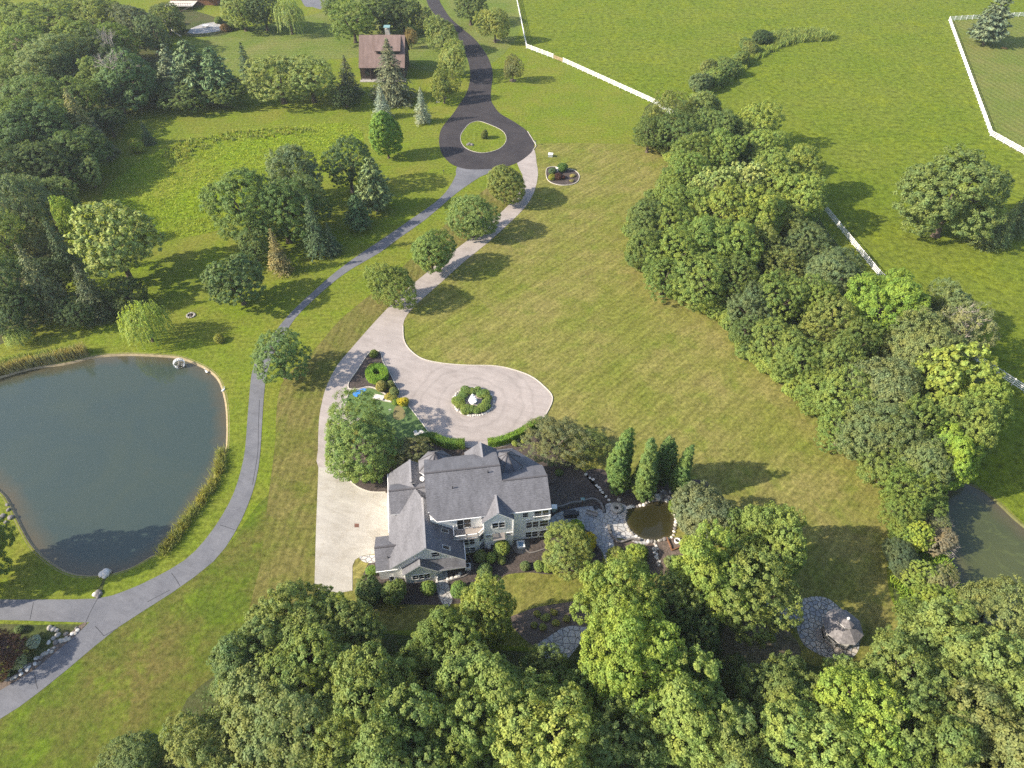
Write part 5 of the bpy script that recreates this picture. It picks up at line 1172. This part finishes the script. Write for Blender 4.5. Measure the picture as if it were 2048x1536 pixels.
for k,x,y,w_,lb,c,h in [('broad',704,34,86,'leafy tree with visible stem left of brown house at top',(.10,.15,.045),14),('broad',762,18,92,'dark tree mass behind brown house at top edge',(.055,.085,.035),13),('broad',805,24,70,'dark green tree behind the brown house roof',(.055,.085,.035),12),('leafy',846,36,54,'yellow flowering tree left of dark road at top',(.14,.16,.05),8),
  ('willow',575,22,66,'weeping tree right of lodge at top edge',(.135,.175,.06),13),('broad',480,12,78,'pale green weeping tree beside lodge roof',(.14,.18,.06),14),('broad',525,15,70,'dark green tree beside weeping tree at top edge',(.07,.105,.045),13),('broad',660,8,40,'small tree at end of gravel drive at top',(.11,.15,.05),9)]:
    tree(k,x,y,w_,lb,c,h=h,group=tp)
# ---- right side
tree('clump',1908,396,190,'big rounded tree standing alone in the pasture',(.105,.145,.05),h=19.5,hc=.5)
tree('spruce_thin',1975,462,52,'low ragged cedar at foot of the lone pasture tree, left one',(.085,.115,.045),h=9,hc=.45)
tree('spruce_thin',2012,452,56,'ragged cedar at foot of the lone pasture tree, middle one',(.085,.115,.045),h=11,hc=.45)
tree('spruce_thin',2046,420,70,'ragged cedar at right edge beside lone pasture tree',(.075,.10,.045),h=13,hc=.45)
tree('pine',1990,38,84,'tall blue green spruce in corner of striped paddock',(.07,.10,.065),h=17,hc=.5)
bush('shrub',1955,76,14,'tiny round shrub left of the paddock spruce',(.08,.10,.035))
bush('shrub',2008,97,12,'tiny brown mound on the striped paddock lawn',(.13,.10,.05),h=.5)
hr = 'bushes of the pasture hedgerow'
for i,(x,y,w_,c,lb) in enumerate([(1398,182,46,GG,'grey bush nearest the tree belt'),(1428,170,44,GM,'second bush from the tree belt'),(1455,152,42,GD,'dark bush with a long shadow'),(1415,150,36,OL,'olive bush on upper side'),(1478,130,36,GM,'low bush midway along'),(1500,108,32,OL,'small olive bush before dark pair'),(1522,86,34,DK,'dark bush, right of the dark pair'),(1490,98,28,GD,'dark bush, left of the dark pair'),(1445,135,30,GM,'small bush behind dark bush')]):
    bush('shrub',x,y,w_,lb+' in the pasture hedgerow',c,group=hr)
# ---- tree belt
SGB = (.12,.15,.07)
BELT = [('airy',1335,225,96,OL,13),('round',1408,215,80,OL,12),('broad',1300,262,72,GD,10),('broad',1362,262,92,GD,12),('broad',1420,255,70,GD,12),
 ('broad',1520,245,96,GL,13),('clump',1455,262,78,GD,12),('clump',1445,300,84,GM,13),('broad',1388,305,86,GM,12),('broad',1490,305,70,DK,11),('clump',1530,300,82,GL,13),('clump',1605,335,84,GL,14),
 ('broad',1375,345,84,GM,12),('leafy',1430,370,84,PALE,14),('leafy',1482,362,90,PALE,14),('clump',1545,360,100,GL,14),('clump',1598,395,112,GL,14),
 ('broad',1345,372,64,GM,9),('broad',1372,408,92,GM,12),('broad',1450,420,112,GL,14),('clump',1520,425,104,GL,14),('fine',1570,442,74,OL,11),
 ('clump',1298,440,92,GD,11),('broad',1345,440,92,GM,12),('round',1296,490,88,GD,11),('broad',1352,500,112,GM,12),('clump',1412,482,104,GM,13),('clump',1462,492,112,GM,13),('airy',1525,492,74,OL,11),
 ('broad',1330,545,92,GM,9),('broad',1400,552,112,GM,11),('broad',1468,552,92,GD,11),('broad',1612,488,92,GG,11),('round',1662,540,110,GG,12),
 ('broad',1505,615,92,GG,10),('broad',1560,590,104,GM,12),('broad',1628,595,84,GM,12),('airy',1570,535,80,OL,10),
 ('clump',1778,605,158,GB,14),('broad',1660,645,100,OL,12),('fine',1905,608,92,SG,12),
 ('broad',1500,665,74,GD,7),('broad',1562,685,108,GM,10),('broad',1605,720,100,GM,10),('broad',1680,722,100,GM,12),('broad',1720,680,80,GD,11),('fine',1838,688,132,SG,14),('airy',1920,662,122,GREY,14),('fine',1880,715,80,GG,13),
 ('broad',1640,775,96,GM,8),('broad',1700,790,118,GM,12),('round',1770,782,148,SG,14),('leafy',1908,772,150,GL,16),('clump',1960,815,96,GL,14),
 ('broad',1690,850,98,GM,8),('fine',1762,862,146,SG,13),('broad',1835,848,104,GM,14),('clump',1928,862,128,GM,15),('clump',1905,915,104,GB,13),
 ('broad',1782,925,112,GM,9),('round',1852,922,112,GG,12),('broad',1820,972,106,GM,10),('broad',1802,1022,78,GM,6)]
ctr = {}
def belt_side(x, y):     # which edge of the belt
    t = (y-210)/700; mid = 1380 + (1850-1380)*t
    return 'lawn edge' if x < mid-25 else ('pasture edge' if x > mid+45 else 'middle line')
ordw = ['first','second','third','fourth','fifth','sixth','seventh','eighth','ninth','tenth','eleventh','twelfth','13th','14th','15th','16th','17th','18th','19th','20th','21st','22nd','23rd','24th','25th','26th','27th','28th','29th','30th','31st','32nd','33rd','34th','35th','36th','37th','38th','39th','40th']
cname = {GM:'mid green',GD:'dark green',DK:'very dark green',GL:'light green',GB:'bright green',OL:'olive',SG:'sage green',GG:'grey green',PALE:'pale leaved',GREY:'greyish',GY:'yellow green'}
ktxt = {'broad':'leafy','clump':'billowing','leafy':'large leaved','airy':'sparse','round':'rounded','fine':'fine leaved'}
for k,x,y,w_,c,h in sorted(BELT, key=lambda r: r[2]):
    s = belt_side(x,y); ctr[s] = ctr.get(s,0)+1
    t = tree(k,x,y,w_,f'{cname[c]} {ktxt[k]} tree, {ordw[ctr[s]-1]} from far end on {s} of tree belt',(c[0]*1.0,c[1]*1.02,c[2]),h=h,group='trees of the belt')
    if c is GREY: o = link('bare_branches', tw, None, t, (0,0,.75)); o.scale = (.95,.95,.85)
fringe = along([(1292,285),(1312,300),(1345,312),(1335,370),(1300,415),(1262,455),(1268,500),(1300,560),(1372,600),(1445,648),(1487,708),(1562,770),(1642,840),(1702,898),(1768,965),(1792,1020)], 34)
for i,(x,y) in enumerate(fringe):
    bush('shrub', x+rng.uniform(-2,10), y+rng.uniform(-8,3), rng.uniform(34,58), f'low bush at foot of the tree belt on lawn edge, {ordw[i]} from far end', rng.choice([GM,GM,GD,GL,OL]), h=rng.uniform(2.2,4.2), name='bush', cat='bush', group='bushes at the foot of the belt')
lb = 'bushes between lawn and creek pond'
for k,x,y,w_,lbl,c,h in [('broad',1845,1000,88,'leafy bush at upper end of the creek bank',GM,6),('broad',1815,1062,70,'green bush on lawn side of the creek bank',GM,4.5),('leafy',1838,1072,60,'yellow green bush in middle of the creek bank',GY,5),('round',1806,1118,80,'bluish dark bush in shade of creek bank',(.06,.085,.05),4.5),('leafy',1842,1150,66,'light green bush below bluish dark bush',GL,4.5),
   ('leafy',1886,1208,92,'bright green bush at lower end of the creek pond',GB,6),('broad',1838,1236,76,'dark bush left of bright bush by the creek pond',GD,5),('leafy',1852,1270,80,'green bush at lower tip of the creek bank',GM,5),('fine',1872,1040,56,'pale twiggy bush leaning over creek pond, uppermost',GREY,4),
   ('fine',1882,1078,62,'grey twiggy bush leaning over creek pond, middle one',(.17,.165,.12),4.2),('fine',1886,1166,70,'grey green twiggy bush leaning over creek pond, lowest',(.15,.17,.095),4.5)]:
    t = tree(k,x,y,w_,lbl,c,h=h,name='bush',cat='bush',group=lb)
    if 'twiggy' in lbl: o = link('bare_branches', tw2, None, t, (.1,0,.2)); o.scale = (1.5,1.5,1.1)
# ---- wood at the bottom
BOT = [('clump',505,1325,176,GD,12,'dark billowing tree at outer left of the near wood'),('clump',590,1245,180,GM,13,'billowing green tree nearest the concrete apron'),('clump',682,1268,146,GM,12,'dark green tree right of the apron end'),('clump',610,1345,200,GM,14,'green tree in the left heart of near wood'),
 ('fine',560,1455,300,OL,15,'large olive fine leaved tree at lower left of near wood'),('round',262,1535,130,GD,7,'dark rounded tree at bottom edge left of olive tree'),('fine',430,1500,190,OL,12,'olive tree at left margin of the near wood'),
 ('clump',735,1395,210,GM,16,'green billowing tree in front of the house wing'),('clump',800,1500,230,GM,17,'green billowing tree at bottom edge, left of centre'),('clump',880,1290,150,GM,13,'tree crown just below round clipped shrubs'),
 ('clump',975,1225,110,GL,14,'slender light green treetop reaching to clipped shrubs'),('clump',968,1388,222,GM,16,'broad green tree left of the flagstone garden path'),('clump',1075,1475,250,GL,17,'large light green tree at bottom centre'),('clump',930,1490,160,GM,15,'green tree between two bottom edge trees'),
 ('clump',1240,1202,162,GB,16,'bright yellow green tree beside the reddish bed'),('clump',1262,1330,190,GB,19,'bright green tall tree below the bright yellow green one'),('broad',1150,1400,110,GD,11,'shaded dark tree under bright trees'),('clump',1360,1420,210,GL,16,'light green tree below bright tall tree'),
 ('clump',1424,1154,166,GB,15,'bright billowing tree on near side of the small pond'),('broad',1340,1200,110,GM,12,'shaded green tree between bright trees by small pond'),('clump',1545,1090,140,GL,15,'light green tree right of bright billowing tree'),('broad',1500,1180,170,GM,14,'dark green tree below light green tree near terrace'),
 ('round',1405,1030,122,SG,10,'rounded sage tree right of the small pond'),('broad',1480,1050,60,GM,10,'slim green tree behind light green tree right of the pond'),('broad',1465,1340,64,GD,5,'small dark tree in shaded clearing'),
 ('clump',1555,1395,160,GM,12,'green tree at near edge of shaded clearing'),('clump',1600,1480,220,GL,15,'light green tree at bottom edge below clearing'),('clump',1705,1435,190,GY,16,'bright yellow green tree below the gazebo'),('broad',1690,1375,110,GL,8,'low light green tree just below the gazebo terrace'),
 ('clump',1810,1375,200,GM,14,'green tree right of low tree below the gazebo'),('clump',1915,1305,210,GM,14,'green tree below the creek pond'),('fine',2000,1235,170,OL,14,'olive tree at right edge below creek pond'),('clump',2020,1390,220,GM,16,'green tree at right edge of near wood'),('clump',1860,1480,230,GM,16,'green billowing tree in lower right of near wood'),('clump',1990,1510,240,OL,17,'olive green tree in lower right corner'),
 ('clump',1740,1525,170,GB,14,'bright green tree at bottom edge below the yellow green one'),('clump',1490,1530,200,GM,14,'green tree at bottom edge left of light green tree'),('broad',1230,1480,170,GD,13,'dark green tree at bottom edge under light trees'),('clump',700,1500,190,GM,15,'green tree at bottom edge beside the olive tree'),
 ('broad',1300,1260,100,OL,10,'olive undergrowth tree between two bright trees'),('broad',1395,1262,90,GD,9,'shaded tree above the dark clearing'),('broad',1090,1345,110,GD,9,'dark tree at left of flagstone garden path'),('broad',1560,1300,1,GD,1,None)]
for k,x,y,w_,c,h,lbl in BOT:
    if lbl: tree(k,x,y,w_,lbl,(c[0]*1.02,c[1]*1.0,c[2]*1.15),h=h,group='trees of the near wood')
# ---- trees by the house
tree('fine',724,870,172,'wide spreading green tree over the putting green beside house',(.115,.165,.055),h=9.5)
tree('airy',828,905,84,'thin brownish small tree between spreading tree and house',(.10,.105,.055),h=5)
tree('airy', 1112, 880, 134, 'wide olive brown small tree right of curved hedge', BRN, h=5)
tree('airy', 1185, 888, 74, 'low tree form for blur of green and shadow right of olive brown tree', (.095,.125,.04), h=3.6)  # low crown added to imitate a blur of greenery and tree shadow
pg = 'upright trees by the small pond'
tree('column',1243,930,60,'dense upright tree by small pond, leftmost of the four',(.09,.145,.045),h=12.5,hc=.5,group=pg)
tree('column',1291,945,60,'dense upright tree by small pond, front one of the four',(.09,.145,.045),h=12,hc=.5,group=pg)
tree('column',1329,922,44,'tallest and narrowest upright tree at back by small pond',(.075,.13,.045),h=11.6,hc=.5,group=pg)
tree('column',1366,950,46,'slim upright tree at right end by small pond waterfall',(.09,.145,.045),h=10.2,hc=.5,group=pg)
tree('broad',1132,1096,108,'broad leafy small tree right of hot tub',(.14,.17,.055),h=5.5)
bush('leafy' if False else 'shrub',1146,1070,44,'bright green shrub at patio edge behind broad leafy tree',(.13,.19,.03))
bush('shrub',1170,1092,42,'bright yellow flowering shrub by flagstone walk',(.34,.30,.03),h=2)
bush('shrub',1235,1122,40,'loose yellow green shrub under low stone wall',(.15,.17,.05))
bush('shrub',1274,1112,42,'light green leafy shrub at near side of the small pond',(.15,.21,.05))
bush('shrub',1350,1018,30,'green shrub by the pond waterfall',(.10,.15,.035))
bush('shrub',1262,1142,46,'wide feathery shrub below light green leafy shrub',(.12,.16,.05))
bush('shrub',1345,1130,34,'feathery grey green shrub below timber bed edging',(.11,.14,.065))
cs = 'clipped round shrubs behind the house'
for x,y,w_,lbl,c in [(1004,1103,34,'clipped round shrub touching the bump-out wall',(.12,.165,.04)),(961,1118,26,'dull clipped shrub below the white bay',(.10,.125,.04)),(983,1120,22,'bright small clipped shrub right of the dull one',(.13,.18,.04)),(1003,1124,18,'small dark clipped shrub right of the bright small one',(.085,.12,.04)),(970,1147,30,'clipped shrub standing alone above front row',(.09,.13,.045)),
  (858,1182,30,'ball shaped shrub left of the flagstone path',(.10,.15,.035)),(919,1186,34,'ball shaped shrub right of the flagstone path',(.09,.145,.035)),(951,1184,28,'ball shaped shrub second to the right of the flagstone path',(.10,.145,.04)),(1050,1136,20,'low dull shrub alone on the dark bed',(.09,.12,.045)),(1078,1137,22,'small green shrub left of broad leafy tree foot',(.12,.165,.04)),(1094,1140,20,'small bright shrub at foot of broad leafy tree',(.13,.18,.04))]:
    bush('ball',x,y,w_,lbl,c,group=cs)
bush('shrub',745,1195,54,'large dark loose shrub left of low wing corner',(.075,.11,.042),h=3.6); bush('shrub',790,1196,50,'large olive loose shrub in front of low wing',(.11,.145,.045),h=3.4); bush('ball',744,1146,22,'small bright clipped shrub at corner of low wing',(.085,.145,.03))
for x,lbl in ((730,'leftmost'),(747,'middle'),(761,'rightmost')): bush('small_cone',x,964,12,f'small cone shaped evergreen by parking apron, {lbl} of three',(.065,.11,.03),h=2.2,group='cone evergreens by the apron')
for x,y,w_,lbl,c in [(1030,890,13,'light green small shrub behind the right hedge',(.17,.21,.06)),(1047,885,11,'second light green small shrub by right hedge',(.16,.2,.06)),(1118,948,16,'small green shrub alone on the dark side bed',(.09,.125,.045)),(1093,1262,0,'',GM)]:
    if w_: bush('shrub',x,y,w_,lbl,c)
for i,(x,y,w_) in enumerate([(1075,1229,13),(1107,1226,13),(1091,1237,17),(1133,1239,14),(1112,1247,14),(1068,1252,13),(1085,1255,15),(1148,1222,10)]):
    bush('shrub',x,y,w_,f'yellowish perennial in the reddish bed, {ordw[i]} counting from its far left' if False else 'yellowish green perennial planted in the reddish bed',(.20,.21,.06),h=.55,name='perennial',cat='perennial',group='perennials in the reddish bed')
# topiary and plants in the drive island
for x,y,w_,lbl,c in [(764,779,23,'largest brownish clipped ball touching the ring hedge',(.13,.135,.045)),(782,774,17,'small clipped ball right of the largest ball',(.12,.14,.045)),(789,789,19,'small clipped ball nearest the yellow shrub',(.11,.135,.045))]:
    bush('ball',x,y,w_,lbl,c,group='clipped balls by the ring hedge')
bush('shrub',748,712,17,'low green shrub at the pointed tip of drive bed',(.09,.13,.035)); bush('shrub',743,738,14,'small yellowish shrub against the ring hedge',(.19,.19,.07))
bush('shrub',778,796,18,'yellow brown shrub above the stone step',(.23,.21,.05),h=.8); bush('shrub',787,799,14,'second yellow brown shrub by the stone step',(.22,.21,.05),h=.8)
bush('shrub',806,808,21,'golden yellow shrub on kerb of putting green',(.29,.27,.03)); bush('shrub',792,808,13,'small green shrub left of golden yellow shrub',(.12,.18,.04))
for i in range(17):
    a = 2*math.pi*i/17+.2; x, y = 947+30*math.cos(a)*(.86+.16*(i%3)/2), 804+21*math.sin(a)*(.86+.16*(i%2))
    bush('shrub',x,y,15+4*(i%3),'low green shrub in the ring of planting around the fountain',(.115,.165,.05),h=.95,group='shrubs around the fountain')
for x,y,w_,lbl,c,k in [(1124,342,20,'dark green shrub at top of the kerbed bed',(.055,.11,.03),'shrub'),(1105,347,16,'blue green shrub at left of the kerbed bed',(.07,.11,.055),'shrub'),(1103,359,14,'yellow green shrub at lower left of kerbed bed',(.17,.19,.035),'shrub'),(1116,358,15,'dark red shrub in the kerbed bed',RED,'shrub'),(1126,357,10,'small dark red shrub beside larger red one',RED,'shrub'),(1145,353,11,'flat pale yellow plant at right of kerbed bed',(.24,.22,.09),'shrub'),(1143,363,8,'tiny pale plant at lower right of kerbed bed',(.2,.19,.08),'shrub')]:
    bush(k,x,y,w_,lbl,c,h=.5 if 'pale' in lbl else None)
bush('shrub',969,277,14,'small bush in middle of the road island',(.09,.115,.035),h=2.4)
# road junction bed
bush('fine',14,1322,92,'dark red leaved shrub at the road junction bed',(.075,.042,.036),h=5.5)
for x,y,w_,lbl,c in [(72,1288,26,'pale flowering shrub in junction bed, uppermost',(.22,.26,.24)),(38,1330,30,'pale flowering shrub in junction bed, middle',(.20,.24,.16)),(8,1350,32,'pale green shrub in junction bed at photo edge',(.20,.25,.11)),(40,1262,18,'small green shrub behind red leaved shrub',(.10,.14,.06))]:
    bush('shrub',x,y,w_,lbl,c)
for x,y,lbl in ((1553,1233,'white flowering plant by terrace path, left one'),(1580,1248,'white flowering plant by terrace path, right one')): bush('shrub',x,y,18,lbl,(.3,.34,.3),h=.8,name='flowering_plant',cat='flowers')
# ---- hedges: leafy skins on a solid core
def hedge(px, wd, h, label, col, closed=False, n=130):
    rgn = np.random.default_rng(len(px)); P = smooth_line([W(*p).to_2d() for p in px], closed, 6)
    core = MB(); ribbon(core, P, wd*.86, 0, h*.93, closed)
    root = empty('hedge', (P[0].x,P[0].y,0), 0, label, 'hedge'); off = Vector((P[0].x,P[0].y,0))
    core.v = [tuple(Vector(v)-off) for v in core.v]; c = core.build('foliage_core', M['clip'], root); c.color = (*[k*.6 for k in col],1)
    C, N = [], []; m = len(P)
    for i in range(m if closed else m-1):
        a, b = P[i], P[(i+1) % m]; L = (b-a).length; t = (b-a).normalized(); nn = Vector((-t.y,t.x)); k = int(L*n*(wd+2*h))
        for _ in range(k):
            s = rgn.uniform(); q = a.lerp(b,s); u = rgn.uniform(0,wd+2*h)
            if u < wd: p = (q.x+nn.x*(u-wd/2), q.y+nn.y*(u-wd/2), h); nr = (0,0,1)
            else: sd = 1 if u < wd+h else -1; z = rgn.uniform(0,h); p = (q.x+nn.x*sd*wd/2, q.y+nn.y*sd*wd/2, z); nr = (nn.x*sd,nn.y*sd,.3)
            C.append(p); N.append(nr)
    C = np.array(C)+rgn.normal(size=(len(C),3))*.045-np.array([off.x,off.y,0]); N = np.array(N)+rgn.normal(size=C.shape)*.4
    f = link('foliage', leaf_mesh('foliage', C, N, .075*rgn.uniform(.7,1.3,len(C)), .65, rgn), M['clip'], root); f.color = (*col,1)
hedge([(836,889),(845,884),(858,880),(870,882),(885,889),(900,893),(930,893)], 1.25, 1.5, 'dark clipped hedge curving left of the front entrance', (.06,.11,.018))
hedge([(976,891),(995,889),(1020,881),(1045,869),(1058,860),(1082,847)], 1.1, 1.4, 'clipped bright hedge curving right of the front entrance', (.085,.15,.018))
rc = W(756,755); R0 = 1.05
cx, cy = 755, 753
hedge([(cx+15.2*math.cos(t), cy+12.0*math.sin(t)) for t in np.linspace(0,2*math.pi,13)[:-1]], 1.35, 1.35, 'ring shaped clipped hedge with hollow middle in drive bed', (.085,.155,.015), True)
# ---- tall grass, reeds and undergrowth
def blades(name, px, n, h, wd, col, seed, lean=.25, clump=0, kind='stuff', z=0.0):
    rgn = np.random.default_rng(seed); poly = gpoly(px, True, 3)
    if clump:
        cc = scatter(poly, max(1,n//clump), rgn); xy = np.repeat(cc, clump, 0)+rgn.normal(size=(len(cc)*clump,2))*h*.28
    else: xy = scatter(poly, n, rgn)
    m = len(xy); a = rgn.uniform(0,6.28,m); hh = h*rgn.uniform(.5,1.2,m); dx, dy = np.cos(a)*wd/2, np.sin(a)*wd/2
    lx, ly = rgn.normal(size=m)*lean*hh, rgn.normal(size=m)*lean*hh
    B = np.stack([xy[:,0],xy[:,1],np.full(m,z)],1); V = np.empty((m,4,3))
    V[:,0] = B-np.stack([dx,dy,0*dx],1); V[:,1] = B+np.stack([dx,dy,0*dx],1)
    T = B+np.stack([lx,ly,hh],1); V[:,2] = T+np.stack([dx,dy,0*dx],1)*.35; V[:,3] = T-np.stack([dx,dy,0*dx],1)*.35
    o = link(name, quads(name, V), M['blade']); o.color = (*col,1); return tag(o, kind=kind)
def cover(name, px, n, h, size, col, seed, label=None):
    rgn = np.random.default_rng(seed); poly = gpoly(px, True, 3); cc = scatter(poly, n//14, rgn)
    hh = rgn.uniform(.3,1,len(cc))*h; A = np.stack([cc[:,0],cc[:,1],hh],1); O = np.tile([0,0,1.],(len(A),1))
    P, N, sz = tufts(A, O, np.maximum(.3,hh*.8), 14, size, rgn)
    o = link(name, leaf_mesh(name, P, N, sz, .6, rgn), M['leaf']); o.color = (*col,1); return tag(o, kind='stuff')
blades('reeds', [(-60,752),(0,744),(40,732),(90,722),(140,712),(168,702),(176,712),(120,724),(60,736),(0,752),(-60,768)], 4200, 2.2, .14, (.20,.19,.10), 3, .12, z=-.2)
blades('green_reeds', [(-60,735),(0,728),(60,714),(110,706),(160,700),(150,710),(60,728),(0,742),(-60,755)], 2600, 1.4, .16, (.12,.16,.05), 4, .2)
blades('reeds', [(438,905),(450,895),(446,935),(432,968),(408,1008),(380,1045),(352,1082),(330,1108),(322,1100),(345,1068),(385,1018),(420,965),(434,930)], 3000, 1.15, .1, (.165,.175,.06), 5, .3, 14, z=-.15)
blades('meadow_grass', [(205,386),(320,300),(427,270),(580,253),(700,248),(725,290),(650,340),(560,350),(500,410),(434,461),(307,477),(250,440)], 26000, .4, .13, (.165,.215,.03), 6, .45, 3)
blades('meadow_weeds', [(330,296),(427,268),(560,256),(640,262),(560,275),(430,290),(350,335),(330,330)], 3000, .8, .22, (.17,.2,.05), 7, .25, 16)
blades('pasture_grass', [(1535,78),(1560,66),(1640,62),(1665,72),(1655,82),(1590,86),(1560,95)], 6000, 1.7, .25, (.105,.14,.04), 8, .2, 18)
blades('pasture_grass', [(1415,190),(1450,150),(1500,110),(1545,92),(1560,96),(1500,130),(1455,170),(1425,195)], 5000, 1.2, .25, (.115,.155,.035), 9, .25, 18)
blades('bank_grass', [(1795,1040),(1850,1010),(1880,1080),(1905,1150),(1915,1215),(1885,1285),(1835,1295),(1795,1215),(1783,1110)], 15000, .9, .2, (.12,.185,.03), 10, .35, 14)
belt = [(1295,235),(1340,205),(1440,220),(1560,310),(1600,380),(1630,440),(1700,540),(1840,640),(1910,720),(1960,800),(1940,890),(1880,940),(1840,1000),(1800,1020),(1770,955),(1700,885),(1640,830),(1560,760),(1490,700),(1445,640),(1370,595),(1305,555),(1278,500),(1270,450),(1315,410),(1355,320),(1292,280)]
cover('undergrowth', belt, 60000, 2.2, .16, (.075,.12,.035), 20)
cover('undergrowth', [(440,1360),(560,1275),(700,1275),(850,1290),(1000,1330),(1150,1330),(1300,1260),(1420,1260),(1450,1320),(1620,1360),(1760,1345),(1850,1310),(1960,1285),(2200,1300),(2200,1650),(300,1650),(370,1450)], 52000, 1.6, .13, (.06,.095,.03), 21)
cover('undergrowth', [(-150,190),(40,180),(180,130),(230,250),(190,310),(140,370),(130,560),(90,630),(-150,660)], 26000, 1.8, .2, (.055,.09,.03), 22)

# ------------------------------------------------------------------ summer haze
hz = bpy.data.materials.new('haze'); hz.use_nodes = True; ht = hz.node_tree
for n in list(ht.nodes):
    if n.type == 'BSDF_PRINCIPLED': ht.nodes.remove(n)
pv = ht.nodes.new('ShaderNodeVolumePrincipled'); pv.inputs['Density'].default_value = 0.00013; pv.inputs['Color'].default_value = (0.86, 0.92, 1.0, 1); pv.inputs['Anisotropy'].default_value = 0.2
ht.links.new(pv.outputs[0], ht.nodes['Material Output'].inputs['Volume'])
tag(MB().box(-700, 700, -60, 1100, -2.2, 96).build('haze', hz), kind='stuff')
